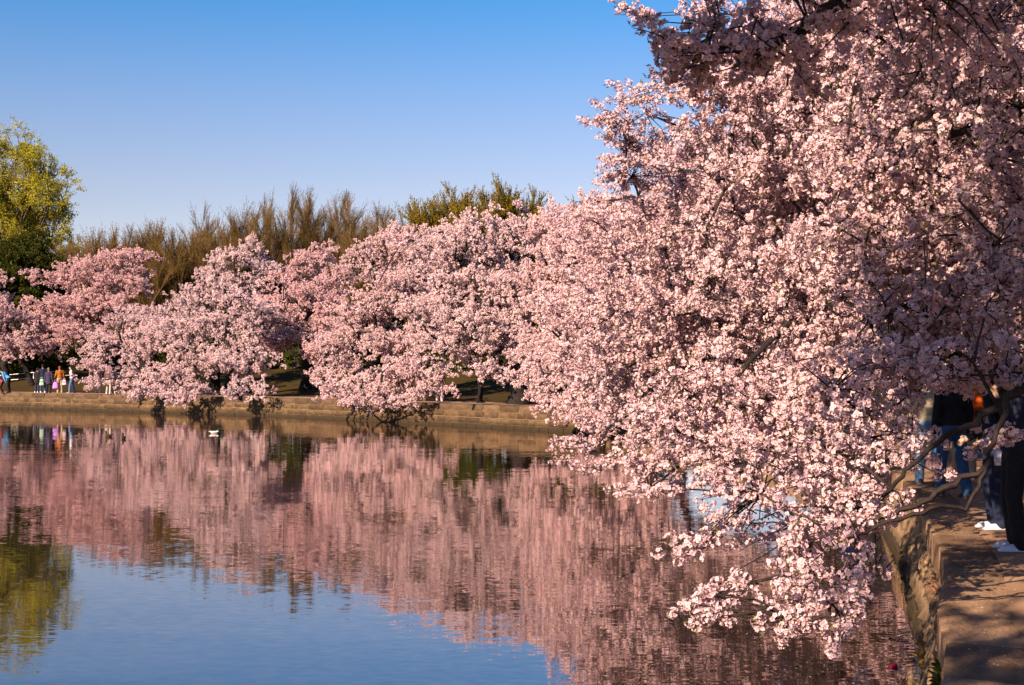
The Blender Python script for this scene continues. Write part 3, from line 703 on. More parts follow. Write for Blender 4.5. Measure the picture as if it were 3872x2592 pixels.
cherry('cherry tree reaching a pointed spray toward the open sky above the water', (10.6, 22.6, 0), (9.6, 22.2, 2.2), 0.3,
       [B(1520, 290, 18.2, .5, .6, .18, 1.3), B(1440, 278, 18.2, .28, .3, .07, 1.5), B(1395, 270, 18.1, .1, .1, .04, 1.6), B(1480, 340, 18.5, .33, .35, .14, 1.0), B(1430, 330, 18.6, .08, .12, .04, 1.2), B(1460, 395, 18.8, .2, .3, .1, .9), B(1425, 395, 18.7, .05, .08, .03, 1.2),
        B(1490, 440, 19, .33, .5, .22), B(1560, 380, 19, .8, .9, .5), B(1540, 500, 19.4, .8, 1, .55), B(1640, 560, 19.6, 1.1, 1.1, .7), B(1560, 660, 19.8, 1, 1.1, .7), B(1680, 720, 20, 1.2, 1.2, .8),
        B(1560, 800, 20, 1.1, 1.2, .65), B(1480, 900, 20.6, .9, 1, .5), B(1440, 985, 21.4, .7, .8, .3), B(1370, 1030, 22.2, .5, .5, .16), B(1320, 1016, 22.6, .18, .2, .07), B(1430, 1060, 21, .5, .5, .16), B(1530, 1010, 20, .7, .8, .35), B(1480, 1120, 19.6, .3, .3, .1),
        B(1660, 860, 20, 1, 1, .6), B(1780, 640, 21, 1.4, 1.4, 1.0), B(1850, 400, 21, 1.5, 1.4, 1.1), B(1700, 420, 20, 1.1, 1.1, .7), B(2000, 600, 22, 1.4, 1.4, 1.2), B(2050, 350, 22, 1.6, 1.4, 1.2), B(1900, 800, 22, 1.2, 1.2, .8), B(2200, 550, 22, 1.6, 1.4, 1.4), B(2200, 250, 22, 1.6, 1.4, 1.2), B(1900, 150, 22, 1.6, 1.4, 1.0), ((8.0, 22.4, 8.3), (4.2, 3, 1.6), .35), ((11.5, 22.6, 5.5), (3, 3, 2.5), .25)],
       28, GC, G_MID, nskel=520, seed=14, rmul=0.5, sc=(0.85, 1.3))
cherry('cherry tree crowded between the tall near crown and the far bank', (11.8, 30.5, 0), (10.8, 30, 2.2), 0.3,
       [B(1480, 560, 27, 1.1, 1.3, .8), B(1430, 690, 27, 1.1, 1.3, .9), B(1420, 820, 27, 1.0, 1.2, .75), B(1400, 920, 26.6, .8, 1, .4), B(1370, 985, 26, .6, .8, .2), B(1520, 700, 28, 1.3, 1.3, 1), B(1560, 850, 28, 1.3, 1.3, .8), B(1460, 960, 26.5, .8, .8, .3),
        B(1560, 500, 28, 1.3, 1.4, .9), B(1480, 470, 28, .8, .9, .5), B(1700, 560, 29, 1.8, 1.6, 1.5), B(1700, 800, 29, 1.6, 1.6, 1.1), B(1850, 600, 30, 2, 1.8, 1.8), B(2000, 500, 30, 2.0, 1.8, 2.0), B(2050, 750, 30, 2, 1.6, 1.0), B(1650, 380, 29, 1.4, 1.4, .9), ((10.5, 30.5, 7.8), (4.5, 3, 1.8), .5), ((14, 30.5, 5.5), (3, 3, 2.6), .4)],
       13, GC, G_MID, nskel=420, seed=15, rmul=0.5, sc=(1.0, 1.5), tint=0.1)
cherry('rounded pink cherry tree just right of the tallest far crown', (11.5, 40, 0), (10.6, 39.8, 2.2), 0.3,
       [B(1370, 560, 37, 1.3, 1.5, .9), B(1340, 680, 37, 1.3, 1.5, 1.0), B(1330, 800, 37, 1.3, 1.5, .9), B(1300, 890, 37, 1.0, 1.3, .5), B(1340, 930, 37, .9, 1.2, .35), B(1430, 520, 38, 1.4, 1.6, 1.0), B(1450, 650, 38, 1.6, 1.6, 1.3), B(1430, 800, 38, 1.5, 1.6, 1.0), B(1400, 900, 37, 1.2, 1.3, .5),
        B(1560, 600, 39, 2, 1.8, 1.6), B(1560, 800, 39, 1.8, 1.8, 1.2), B(1400, 475, 38, 1.0, 1.2, .4), B(1700, 600, 40, 2.2, 2, 2), ((11, 40, 7.5), (4, 3, 1.5), 1), ((14.5, 40, 5.5), (3, 3, 2.6), .8)],
       15, GC, G_FAR, nskel=320, seed=16, sc=(0.75, 1.1), tint=0.25, twigs=False)

def row(label, x, y, r, zc, rz, seed, tint):
    return cherry(label, (x, y, 0), (x, y, gz(x, y) + 2), .3, [((x - r * .45, y - r * .3, zc), (r * .6, r * .55, rz), 1), ((x + r * .4, y + r * .1, zc + .3), (r * .6, r * .6, rz), 1), ((x, y + r * .3, zc + rz * .6), (r * .7, r * .6, rz * .8), 1), ((x - r * .2, y - r * .4, zc - rz * .7), (r * .7, r * .5, rz * .6), 1)], 11, GC, G_FAR, nskel=200, seed=seed, tint=tint, sc=(.8, 1.25), twigs=False)
row('cherry tree mostly hidden behind the big near crown, by the bend', 11.5, 49, 4.6, 5.2, 2.3, 51, .2)
row('cherry tree in the second row behind the bend', 16.5, 60, 5, 6.2, 2.5, 52, .4)
row('cherry tree in the second row right of the biggest far cherry', 8.5, 67, 5, 6.6, 2.4, 53, .3)
row('cherry tree inland of the tall near one, glimpsed at the right edge', 14.2, 20.5, 4.6, 4.6, 2.2, 54, .2)
row('cherry tree inland on the right, behind the crowded near row', 20, 36, 5, 5.6, 2.6, 55, .3)
# --- far bank -----------------------------------------------------------------
FAR = dict(ng=G_FAR, twigs=False, sc=(0.8, 1.25))
def farc(label, px, d, blobs, dens=17.0, seed=30, tint=0.2, nskel=300, fork_h=2.0, tr=0.3, fdx=0.0, **kw):
    p = W(px, 880, d); z = gz(p[0], p[1])
    return cherry(label, (p[0], p[1], 0), (p[0] + fdx, p[1] - 0.3, z + fork_h), tr, blobs, dens, GC, G_FAR, nskel=nskel, seed=seed, tint=tint, sc=(0.8, 1.2), twigs=False, clump=20, **kw)
farc('cherry tree behind the trunk gap, right of the dark standing figure', 1330, 55, [B(1290, 540, 54, 1.7, 1.8, 1.0), B(1250, 640, 54, 1.6, 1.8, 1.2), B(1330, 640, 54, 1.8, 2, 1.5), B(1260, 750, 53, 1.5, 1.8, 1.1), B(1330, 800, 52, 1.6, 1.8, 1.0), B(1260, 850, 51, 1.2, 1.6, .8),
     B(1232, 905, 51.5, .6, .9, .45, 1.3), B(1310, 915, 50.5, 1.1, 1.2, .5, 1.3), B(1380, 940, 48.5, 1.0, 1.1, .45, 1.3), B(1440, 965, 47, .7, .9, .3, 1.3), B(1400, 540, 55, 1.8, 2, 1.2), B(1420, 700, 54, 1.8, 2, 1.6), B(1320, 495, 55, 1.2, 1.4, .4), B(1240, 500, 56, .6, .7, .3), B(1450, 850, 52, 1.8, 2, 1.2)], seed=31, tint=.3)
farc('biggest far cherry tree with a spiky crown top and a knobbly trunk', 1186, 60.5, [B(1125, 510, 60, .8, 1, .6), B(1125, 478, 60, .25, .3, .25, 1.3), B(1060, 540, 60, 1.3, 1.6, .7), B(1150, 570, 60, 1.8, 2, 1.1), B(1205, 480, 61, .3, .35, .7, 1.2), B(1205, 545, 61, .8, 1, .7), B(1000, 600, 60, 1.6, 1.8, .9),
     B(1090, 640, 60, 2.2, 2.2, 1.4), B(1190, 680, 60, 1.7, 2, 1.4), B(1020, 710, 59, 1.7, 2, 1.2), B(1110, 760, 58, 1.9, 2, 1.1), B(1170, 790, 57, 1.1, 1.5, .9), B(1130, 850, 57, .8, 1.1, .55), B(1035, 800, 58, 1.3, 1.7, .9), B(1155, 872, 57, .4, .6, .35, 1.3), B(1110, 845, 57, .5, .8, .4), B(1200, 850, 57, .6, .9, .6)], seed=32, tint=.05, tr=0.42, fork_h=1.6)
farc('broad cherry tree left of the grassy gap trailing blossom to the water', 850, 71, [B(900, 560, 70, 1.6, 1.8, .8), B(960, 560, 69, 1.5, 1.8, .9), B(860, 600, 70, 1.3, 1.6, 1.0), B(940, 640, 69, 2.0, 2.2, 1.4), B(860, 700, 69, 1.8, 2, 1.4), B(970, 740, 67, 1.7, 2, 1.3), B(900, 800, 67, 1.9, 2, 1.2), B(800, 790, 69, 1.5, 1.8, 1.1),
     B(960, 850, 64, 1.2, 1.6, .9), B(880, 880, 65, 1.5, 1.6, .9), B(790, 860, 67, 1.2, 1.5, .8), B(950, 905, 61, 1.0, 1.0, .5, 1.4), B(860, 908, 63, 1.3, 1.1, .5, 1.4), B(770, 900, 65.4, .8, 1.0, .5, 1.4), B(1010, 890, 62, .5, .7, .5, 1.3), B(910, 922, 62.5, .9, .8, .25, 1.3), B(800, 918, 65, .7, .7, .25, 1.3), B(730, 850, 68.5, .6, .9, .6)], seed=33, tint=.2)
farc('deep pink cherry tree set back between two paler ones', 700, 80, [B(745, 585, 82, 1.0, 1.2, .6), B(690, 600, 82, 1.4, 1.6, .7), B(645, 640, 82, 1.1, 1.5, .5), B(780, 630, 82, 1.2, 1.5, .7), B(710, 660, 81, 2.2, 2.2, 1.2), B(640, 700, 80, 1.8, 2, 1.2), B(760, 710, 80, 1.6, 1.8, 1.2), B(690, 760, 79, 2.0, 2.0, 1.1), B(740, 800, 78, 1.3, 1.6, .6), B(620, 780, 79, 1.5, 1.8, .8)], seed=34, tint=0.5)
farc('cherry tree hanging a narrow blossom curtain before the far wall', 560, 78, [B(560, 700, 76, 1.3, 1.6, 1.1), B(600, 740, 76, 1.2, 1.5, 1.0), B(550, 780, 75, 1.2, 1.5, 1.0), B(590, 820, 74, .9, 1.2, .7), B(550, 850, 74, 1.0, 1.2, .8), B(545, 900, 70.8, .85, .8, .55, 1.5), B(592, 902, 70, .5, .6, .5, 1.5), B(520, 840, 74, .8, 1, .8), B(600, 870, 73, .6, .8, .5, 1.2)], seed=35, tint=0.05)
farc('peaked cherry tree with a dark forked stem showing', 490, 84, [B(570, 552, 83, .7, 1, .45), B(535, 590, 83, 1.3, 1.5, .7), B(590, 620, 83, 1.3, 1.5, .9), B(480, 622, 83, 1.2, 1.5, .5), B(520, 660, 83, 2.0, 2.2, 1.1), B(450, 690, 83, 1.3, 1.7, 1.0), B(490, 740, 82, 2.0, 2.0, 1.2), B(410, 760, 82, 1.5, 1.8, 1.2), B(470, 810, 80, 1.5, 1.7, .9), B(600, 580, 84, .5, .7, .4)], seed=36, tint=0.0)
farc('cherry tree spreading low blossom lobes over the wall near the strollers', 330, 88, [B(345, 720, 88, 1.3, 1.6, .6), B(310, 740, 87, 1.6, 1.8, 1.0), B(380, 760, 85, 1.4, 1.7, 1.2), B(250, 780, 87, 1.5, 1.7, .9), B(330, 810, 84, 1.6, 1.7, .9), B(230, 830, 84, 1.2, 1.4, .8), B(400, 840, 81, 1.3, 1.5, 1.0), B(210, 870, 82.5, .7, .8, .5), B(330, 870, 80.5, 1.1, 1.2, .7),
     B(380, 890, 79.5, 1.1, 1.1, .6), B(440, 880, 79.5, .8, 1.0, .6), B(475, 850, 80, .6, .9, .5), B(295, 886, 76.5, .7, .7, .4, 1.4), B(345, 900, 75.6, 1.2, .9, .5, 1.5), B(415, 904, 73.6, 1.2, .9, .5, 1.5), B(455, 885, 73, .7, .8, .5, 1.3), B(380, 860, 77, 1.2, 1.2, .6), B(212, 876, 79, .6, .6, .4, 1.5), B(275, 870, 82, .8, .9, .5), B(252, 846, 80.6, .5, .3, .28, 2.0)], seed=37, tint=0.12)
farc('pinkest far cherry tree, wide and finely branched, behind the strollers', 225, 97, [B(270, 590, 96, 2.2, 2.0, .55), B(305, 582, 96, 1.0, 1.2, .45), B(180, 605, 96, 1.5, 1.8, .5), B(220, 640, 96, 3.0, 2.4, .9), B(300, 640, 96, 1.6, 2, .8), B(110, 640, 96, 1.6, 1.6, .4), B(70, 625, 96, .7, .8, .16), B(160, 700, 95, 2.6, 2.2, 1.2), B(260, 710, 95, 2.6, 2.2, 1.2), B(335, 665, 95, .7, 1.1, .4),
     B(110, 750, 94, 1.8, 1.8, .9), B(200, 770, 94, 2.4, 2, .9), B(60, 690, 95, 1.0, 1.2, .3), B(120, 800, 93, 1.4, 1.4, .5)], seed=38, tint=0.52, tr=0.26)
farc('thin leaning cherry tree at the left edge, its bare trunk in the sun', 75, 94, [B(20, 720, 92, 1.4, 1.8, .8), B(0, 780, 92, 1.5, 1.8, .8), B(55, 775, 91, 1.0, 1.4, .6), B(-60, 740, 92, 2, 2, 1.0), B(30, 815, 91, .8, 1, .3), B(-30, 680, 93, 1.5, 1.6, .6)], seed=39, tint=0.3, tr=0.2, fork_h=2.1, fdx=-0.9)
farc('cherry tree cut by the left frame edge beside the leaning one', 12, 97, [B(-60, 640, 97, 2, 2, 1.2), B(-20, 710, 97, 1.8, 1.8, 1.0), B(-110, 740, 96, 2.2, 2, 1.4), B(0, 770, 97, 1.4, 1.5, .6)], seed=40, tint=0.4, tr=0.28, nskel=160)

# --- bare and budding trees behind ---------------------------------------------
GB = 'leafless trees behind the blossom'
def bare(label, px, top, d, width, green=0.0, seed=60, dens=1.0, base_py=800):
    """upright twiggy tree: top on the print at `top`, width in metres"""
    r = np.random.default_rng(seed)
    b = W(px, 834, d); b[2] = gz(b[0], b[1]); zt = W(px, top, d)[2]; h = zt - b[2]
    root = empty('budding_tree' if green else 'bare_tree', tuple(b)); tag(root, label, 'tree', GB)
    geo = Geo(); pts = []; dirs = []; scl = []
    geo.tube([(0, 0, -0.3), (0.05, 0, h * 0.12), (0, 0, h * 0.22)], [0.26, 0.2, 0.18], 8)
    nl = int(11 * dens * max(1, width / 5))
    for k in range(nl):
        x = (k + 0.5) / nl * 2 - 1 + r.normal() * 0.1
        hh = h * (1 - 0.22 * abs(x) ** 2 - r.uniform(0, 0.16)); end = np.array([x * width / 2, r.normal() * width * 0.28, hh - 2.0])
        st = np.array([0, 0, h * r.uniform(0.06, 0.22)]); mid = np.array([end[0] * 0.75, end[1] * 0.75, h * 0.45])
        C = catmull([st, mid * 0.5 + st * 0.5 + np.array([0, 0, -0.2]), mid, end], 4)
        geo.tube(C, np.linspace(0.1, 0.025, len(C)), 5)
        for j in range(int(40 * dens)):
            u = r.uniform(0.05, 1); i = min(int(u * (len(C) - 1)), len(C) - 2); p = C[i] + (C[i + 1] - C[i]) * (u * (len(C) - 1) - i)
            pts.append(p); dirs.append(unit(np.array([x * 0.25 + r.normal() * 0.3, r.normal() * 0.3, 1.0]))); scl.append(r.uniform(0.65, 1.1))
    obj('trunk', geo.mesh('trunk', [M_GBARK], True), root)
    scatter('crown', np.array(pts), np.array(dirs), scl, G_BUDG if green else G_BARE, 6, root, 0.0, [M_BTWIG, M_BUDG if green else M_BUD])
    return root
specs = [(175, 545, 116, 5), (235, 515, 112, 5.5), (300, 520, 110, 5.5), (350, 503, 114, 5), (410, 520, 110, 5), (455, 478, 116, 5), (515, 515, 110, 5.5), (560, 470, 114, 4.6), (610, 440, 118, 5), (680, 413, 116, 5.2), (745, 412, 119, 5), (790, 436, 115, 4.6), (845, 478, 112, 4.8), (890, 458, 118, 4.6), (935, 468, 114, 4.6)]
words = ['grey twiggy bare tree just right of the dark evergreen', 'low brown bare tree over the pinkest cherry', 'brown bare tree above the wide pink crown', 'rounded rusty bare tree left of the pink crown edge', 'dense brown bare tree in the dip between two cherries', 'upright bare tree left of the peaked cherry', 'olive bare tree directly behind the peaked cherry',
         'feathery bare tree right of the peaked cherry tip', 'bare tree at the left shoulder of the tallest bare clump', 'tallest bare tree, left of the pair above the deep pink cherry', 'tallest bare tree, right of the pair above the deep pink cherry', 'bare tree on the right shoulder of the tallest clump', 'thin low bare tree right of the tallest clump', 'sparse bare tree midway to the golden budding trees', 'sparse bare tree touching the golden budding trees']
for i, ((px, top, d, w), wd) in enumerate(zip(specs, words)): bare(wd, px, top, d, w, seed=60 + i, dens=1.25 if top > 500 else 1.0)
for i, (px, top, d, w, wd) in enumerate([(985, 436, 104, 4.2, 'golden green budding tree, leftmost of its clump'), (1035, 408, 106, 4.4, 'golden green budding tree, tall middle of its clump'), (1085, 420, 104, 4, 'golden green budding tree left of the spiky cherry top'), (1140, 388, 106, 3.6, 'tallest golden budding tree behind the spiky cherry top'),
        (1190, 412, 108, 3.6, 'golden budding tree right of the spiky cherry top'), (1350, 455, 100, 3.4, 'faint green budding tree peeping over pink crowns, left one'), (1400, 440, 102, 3.4, 'faint green budding tree beside the big near crown')]):
    bare(wd, px, top, d, w, green=1, seed=90 + i, dens=1.25 if px < 1200 else 0.8)

cherry('tall yellow green tree in fresh leaf at the left edge', (W(10, 834, 118)[0], 118, 0), (W(14, 834, 118)[0], 118, 6.0), 0.42,
       [B(60, 335, 118, 1.7, 2, 1.6), B(20, 380, 118, 3.0, 3, 2.0), B(90, 410, 118, 2.4, 2.5, 1.8), B(30, 450, 118, 4.2, 4, 2.4), B(95, 470, 118, 2.3, 2.8, 1.9), B(60, 520, 118, 4.2, 4, 1.8), B(140, 515, 118, 1.2, 2, .9), B(-40, 420, 118, 4, 4, 4), B(-60, 520, 118, 4, 4, 3), B(120, 550, 118, 2.4, 2.6, 1.2), B(150, 485, 118, .6, 1, .4)],
       1.1, None, G_LEAF, nskel=380, seed=120, sc=(0.8, 1.3), twigs=False, name='spring_tree', mats=[M_GBARK, M_GLEAF], bark=M_GBARK, droop=0.25, bf=0.9, clump=14)
cherry('dark green evergreen tree below the yellow green one', (W(30, 834, 110)[0], 110, 0), (W(30, 834, 110)[0], 110, 1.5), 0.3,
       [B(50, 590, 110, 2.0, 2.2, 1.4), B(20, 640, 110, 3.4, 3, 2.0), B(90, 600, 110, 1.4, 1.8, 1.2), B(20, 720, 110, 3.4, 3, 2.4), B(-50, 620, 110, 3, 3, 2.5), B(90, 660, 110, 1.8, 2.2, 2.0), B(60, 780, 110, 3.4, 3, 1.6)],
       11, None, G_EVER, nskel=120, seed=121, sc=(0.8, 1.3), twigs=False, name='evergreen_tree', mats=[M_GBARK, M_EVER], bark=M_GBARK, droop=0.3)
def hedge(label, p0, p1, h, depth, seed, dens=16):
    r = np.random.default_rng(seed); p0 = np.array(p0, float); p1 = np.array(p1, float); L = np.linalg.norm(p1 - p0); c = (p0 + p1) / 2
    t = unit(p1 - p0); nrm = np.array([-t[1], t[0]]); n = int(L * h * depth * dens)
    u = r.uniform(-0.5, 0.5, n) * L; v = r.uniform(-0.5, 0.5, n) * depth
    z = r.uniform(0, 1, n) ** 0.8 * h * (0.8 + 0.2 * np.sin(u * 0.9))
    zb = gz(c[0], c[1]); root = empty('hedge', (c[0], c[1], zb)); tag(root, label, 'hedge')
    P = np.column_stack([t[0] * u + nrm[0] * v, t[1] * u + nrm[1] * v, z])
    D = np.column_stack([nrm[0] * np.sign(v), nrm[1] * np.sign(v), np.full(n, 0.5)]) + r.normal(size=(n, 3)) * 0.5
    g = Geo()
    for x in np.arange(-L / 2 + 0.5, L / 2, 1.0): g.tube([(t[0] * x, t[1] * x, -0.1), (t[0] * x, t[1] * x, h * 0.8)], [0.05, 0.02], 5)
    obj('stems', g.mesh('stems', [M_GBARK]), root)
    scatter('foliage', P, D, r.uniform(0.7, 1.2, n), G_EVER, 6, root, 0, [M_GBARK, M_EVER])
hedge('long dark evergreen hedge behind the railing at left', W(-120, 834, 104)[:2], W(330, 834, 100)[:2], 3.0, 1.6, 130)
hedge('shadowy evergreen hedge deep behind the middle of the far bank', W(330, 834, 100)[:2], W(1000, 834, 86)[:2], 3.0, 1.6, 131, 10)
hedge('dark evergreen hedge inland of the near path at the right edge', (11.5, 11), (27, 44), 3.4, 1.8, 133, 9)
hedge('dark evergreen hedge closing the bank behind the bend', (13, 56), (46, 76), 3.6, 1.8, 134, 8)
hedge('shadowy evergreen hedge behind the biggest far cherry', W(1000, 834, 86)[:2], W(1500, 834, 70)[:2], 3.2, 1.6, 132, 10)

# ------------------------------------------------------------------ people
SKIN = mat_noise('skin', [(0.3, (0.42, 0.24, 0.17)), (0.7, (0.5, 0.3, 0.21))], scale=6, rough=0.6)
_cl = {}
def cloth(c):
    k = tuple(round(x, 3) for x in c)
    if k not in _cl: _cl[k] = mat_cloth('cloth', c)
    return _cl[k]
HAIRC = {'dark': (0.02, 0.013, 0.01), 'grey': (0.22, 0.17, 0.12), 'brown': (0.07, 0.035, 0.02), 'red': (0.2, 0.07, 0.025)}
WHITE = (0.72, 0.7, 0.68)
def remesh(o, vox, it=2):
    m = o.modifiers.new('skin', 'REMESH'); m.mode = 'VOXEL'; m.voxel_size = vox; m.use_smooth_shade = True
    s = o.modifiers.new('relax', 'SMOOTH'); s.factor = 0.5; s.iterations = it
def person(label, loc, yaw, h=1.72, top=(0.1, 0.1, 0.1), legs=(0.05, 0.06, 0.1), shoes=WHITE, hair='dark', bend=0.0, stride=0.0, larm='hang', rarm='hang', coat=False, vox=0.03, fingers=False, sleeves=True, crouch=0.0, group=None, collar=None, head_turn=0.0, hairlen=0.0):
    root = empty('person', loc, yaw); tag(root, label, 'person', group)
    k = h / 1.75
    def rot(p, a=bend, o=(0, 0, 0.93)):
        x, y, z = p; y -= o[1]; z -= o[2]; c, s = math.cos(a), math.sin(a)
        return np.array([x, y * c - z * s + o[1], y * s + z * c + o[2]])     # bend > 0 leans forward (-y)
    ARM = {'hang': ((.24, .02, 1.14), (.25, -.04, .88)), 'front': ((.25, -.02, 1.15), (.1, -.28, 1.16)), 'hold': ((.25, .03, 1.15), (.26, -.2, 1.02)), 'face': ((.27, -.12, 1.2), (.09, -.24, 1.5)), 'down': ((.21, -.12, 1.13), (.15, -.24, .9))}
    J = {}
    for sgn, nm, arm in ((1, 'l', larm), (-1, 'r', rarm)):
        st = stride * sgn
        J[nm + 'hip'] = np.array([.095 * sgn, 0, .9]); J[nm + 'knee'] = np.array([.11 * sgn, -st * .5 - .03 - crouch * .3, .5 - crouch * .1]); J[nm + 'ank'] = np.array([.12 * sgn, -st + .03, .09])
        J[nm + 'sh'] = rot((.185 * sgn, 0, 1.42)); e, w = ARM[arm]
        J[nm + 'el'] = rot((e[0] * sgn, e[1], e[2])); J[nm + 'wr'] = rot((w[0] * sgn, w[1], w[2]))
    neck = rot((0, 0.0, 1.47)); head = rot((0, -.025, 1.625)); chest = rot((0, 0, 1.3)); belly = rot((0, 0, 1.08)); pel = np.array([0, 0, .95])
    Rb = np.array(Matrix.Rotation(-bend, 3, 'X')).T
    def scaled(g, name, mat, v, it=2):
        o = obj(name, g.mesh(name, [mat], True), root); o.scale = (k, k, k); remesh(o, v, it); return o
    # --- body: one skin surface from crown to ankles
    g = Geo()
    g.ball(head, (.076, .093, .113), 14, 10, R=Rb); g.ball(head + Rb @ np.array([0, -.03, -.055]), (.058, .062, .06), R=Rb)
    g.capsule(neck + Rb @ np.array([0, .005, -.05]), head + Rb @ np.array([0, .01, -.06]), .056, .05)
    g.ball(head + Rb @ np.array([0, -.098, -.015]), (.014, .018, .026), 8, 6, R=Rb)
    for sgn in (-1, 1): g.ball(head + Rb @ np.array([.078 * sgn, .01, -.01]), (.012, .022, .034), 8, 6, R=Rb)
    g.ball(chest, (.15, .095, .17), R=Rb); g.ball(belly, (.13, .09, .15), R=Rb); g.ball(pel, (.15, .1, .12))
    for nm, sgn in (('l', 1), ('r', -1)):
        g.capsule(J[nm + 'sh'], J[nm + 'el'], .045, .037); g.capsule(J[nm + 'el'], J[nm + 'wr'], .037, .027)
        g.capsule(J[nm + 'hip'], J[nm + 'knee'], .075, .052); g.capsule(J[nm + 'knee'], J[nm + 'ank'], .05, .037)
        a, w = J[nm + 'el'], J[nm + 'wr']; d = unit(w - a); side = unit(np.cross(d, [sgn, 0.2, 0.3])); nrm = np.cross(d, side)
        g.ball(w + d * .055, .034, 10, 8); g.capsule(w, w + d * .085, .03, .032)
        if fingers:
            for i, (off_, L) in enumerate(((-.03, .07), (-.01, .082), (.01, .078), (.03, .06))):
                p0 = w + d * .085 + side * off_; p1 = p0 + d * L * .55 + nrm * .006; p2 = p1 + unit(d + nrm * .9) * L * .5
                g.capsule(p0, p1, .0095, .009); g.capsule(p1, p2, .009, .008)
            p0 = w + d * .03 + side * -.03; p1 = p0 + unit(d - side * .9) * .04; g.capsule(p0, p1, .012, .011); g.capsule(p1, p1 + d * .03 + nrm * .01, .011, .009)
        else: g.capsule(w + d * .08, w + d * .13 + nrm * .02, .028, .018)
    body = scaled(g, 'body', SKIN, vox if not fingers else 0.009)
    for sgn in (-1, 1):
        e = Geo(); e.ball(head + Rb @ np.array([.03 * sgn, -.086, .012]), (.012, .008, .008), 8, 6, R=Rb); o = obj('eye', e.mesh('eye', [cloth((0.02, 0.015, 0.012))], True), root); o.scale = (k, k, k)
    e = Geo(); e.ball(head + Rb @ np.array([0, -.09, -.058]), (.022, .008, .006), 8, 6, R=Rb); o = obj('mouth', e.mesh('mouth', [cloth((0.3, 0.1, 0.08))], True), root); o.scale = (k, k, k)
    # --- hair
    g = Geo(); g.ball(head + Rb @ np.array([0, .018, .028]), (.088, .098, .1), 14, 10, R=Rb); g.ball(head + Rb @ np.array([0, .05, -.03 - hairlen * .5]), (.075, .055, .07 + hairlen), R=Rb)
    scaled(g, 'hair', cloth(HAIRC[hair]), max(vox * .7, .01), 1)
    # --- trousers
    g = Geo(); g.ball(pel + np.array([0, .01, .0]), (.175, .125, .12))
    for nm in 'lr':
        g.capsule(J[nm + 'hip'], J[nm + 'knee'], .1, .078); g.capsule(J[nm + 'knee'], J[nm + 'ank'] + np.array([0, 0, -.02]), .078, .07)
    scaled(g, 'trousers', cloth(legs), vox)
    # --- jacket or shirt
    g = Geo(); g.ball(chest, (.195, .13, .19), R=Rb); g.ball(rot((0, 0.01, 1.4)), (.17, .1, .085), R=Rb); g.ball(belly, (.175, .13, .19), R=Rb); g.ball(rot((0, 0, .98)) if bend < .3 else pel + np.array([0, 0, .05]), (.18, .135, .1))
    if coat:
        for z, rr in ((.9, .195), (.78, .2), (.68, .205)): g.ball((0, 0.01, z), (rr, rr * .72, .1))
    for nm in 'lr':
        g.capsule(J[nm + 'sh'], J[nm + 'el'], .068, .058)
        if sleeves: g.capsule(J[nm + 'el'], J[nm + 'wr'], .058, .045)
    scaled(g, 'coat' if coat else 'jacket', cloth(top), vox)
    if collar is not None:
        g = Geo(); an = np.linspace(0, 2 * math.pi, 14); g.tube([neck + Rb @ np.array([.075 * math.cos(a), .07 * math.sin(a), -.02 + .02 * math.sin(a)]) for a in an], [.028] * 14, 6)
        scaled(g, 'scarf', cloth(collar), max(vox * .7, .012), 1)
    # --- shoes
    for nm in 'lr':
        a = J[nm + 'ank'].copy(); a[2] = .05; g = Geo()
        g.ball(a + np.array([0, .02, .02]), (.045, .06, .065)); g.capsule(a + np.array([0, .02, -.005]), a + np.array([0, -.15, -.014]), .044, .036); g.box(a + np.array([0, -.065, -.035]), (.046, .14, .014))
        scaled(g, 'shoe', cloth(shoes), min(vox, .012), 1)
    return root
def Gp(xf, yf):
    """where a foot seen at (xf, yf) of the full photograph stands on the path"""
    d = 9000.0 / (yf - 1380); return ((xf - 1936) / 5000 * d, d, 0.0)
def at_(x, y): return (x, y, max(gz(x, y), 0.0))
LEFT, AWAY, RIGHT, TOWARD = -math.pi / 2, math.pi, math.pi / 2, 0.0
GS = 'strollers on the far path'
def far(xf, yf, label, yaw, **kw):
    x, y, z = Gp(xf, yf); return person(label, (x, y, gz(x, y)), yaw, vox=0.024, group=GS, **kw)
far(8, 1487, 'crouching person in a bright pink jacket at the left edge', LEFT, h=1.3, top=(.62, .06, .12), legs=(.1, .04, .03), shoes=(.12, .06, .04), bend=0.7, larm='down', rarm='down', crouch=0.5)
far(33, 1487, 'person in a sky blue jacket bending forward at the left edge', LEFT, h=1.72, top=(.12, .36, .6), legs=(.015, .014, .018), shoes=(.02, .02, .02), bend=0.75, larm='down', rarm='down')
far(140, 1486, 'person in a long black coat with a red collar and white shoes', AWAY - .4, h=1.62, top=(.018, .014, .014), legs=(.03, .035, .06), coat=True, collar=(.6, .05, .06), bend=.06)
far(162, 1486, 'tall person in a navy jacket and blue jeans with white shoes', AWAY + .3, h=1.84, top=(.02, .022, .04), legs=(.03, .06, .16), larm='hold')
far(184, 1488, 'person in a plum coat with a green scarf and pale hair', AWAY, h=1.62, top=(.05, .035, .07), legs=(.02, .016, .02), shoes=(.02, .02, .02), coat=True, collar=(.03, .12, .09), hair='grey')
far(226, 1488, 'person in a rusty orange sweater and khaki trousers', AWAY + .5, h=1.72, top=(.38, .12, .025), legs=(.42, .3, .17), shoes=(.3, .2, .12), hair='red', larm='hold')
far(272, 1488, 'person in a white shirt and blue jeans looking down at a camera', LEFT + .3, h=1.74, top=(.66, .62, .6), legs=(.1, .16, .3), shoes=(.35, .3, .28), larm='front', rarm='front', sleeves=False, stride=.18, bend=.08)
far(371, 1486, 'person in pale trousers half hidden by the blossom lobe', AWAY, h=1.7, top=(.3, .2, .25), legs=(.55, .5, .5))
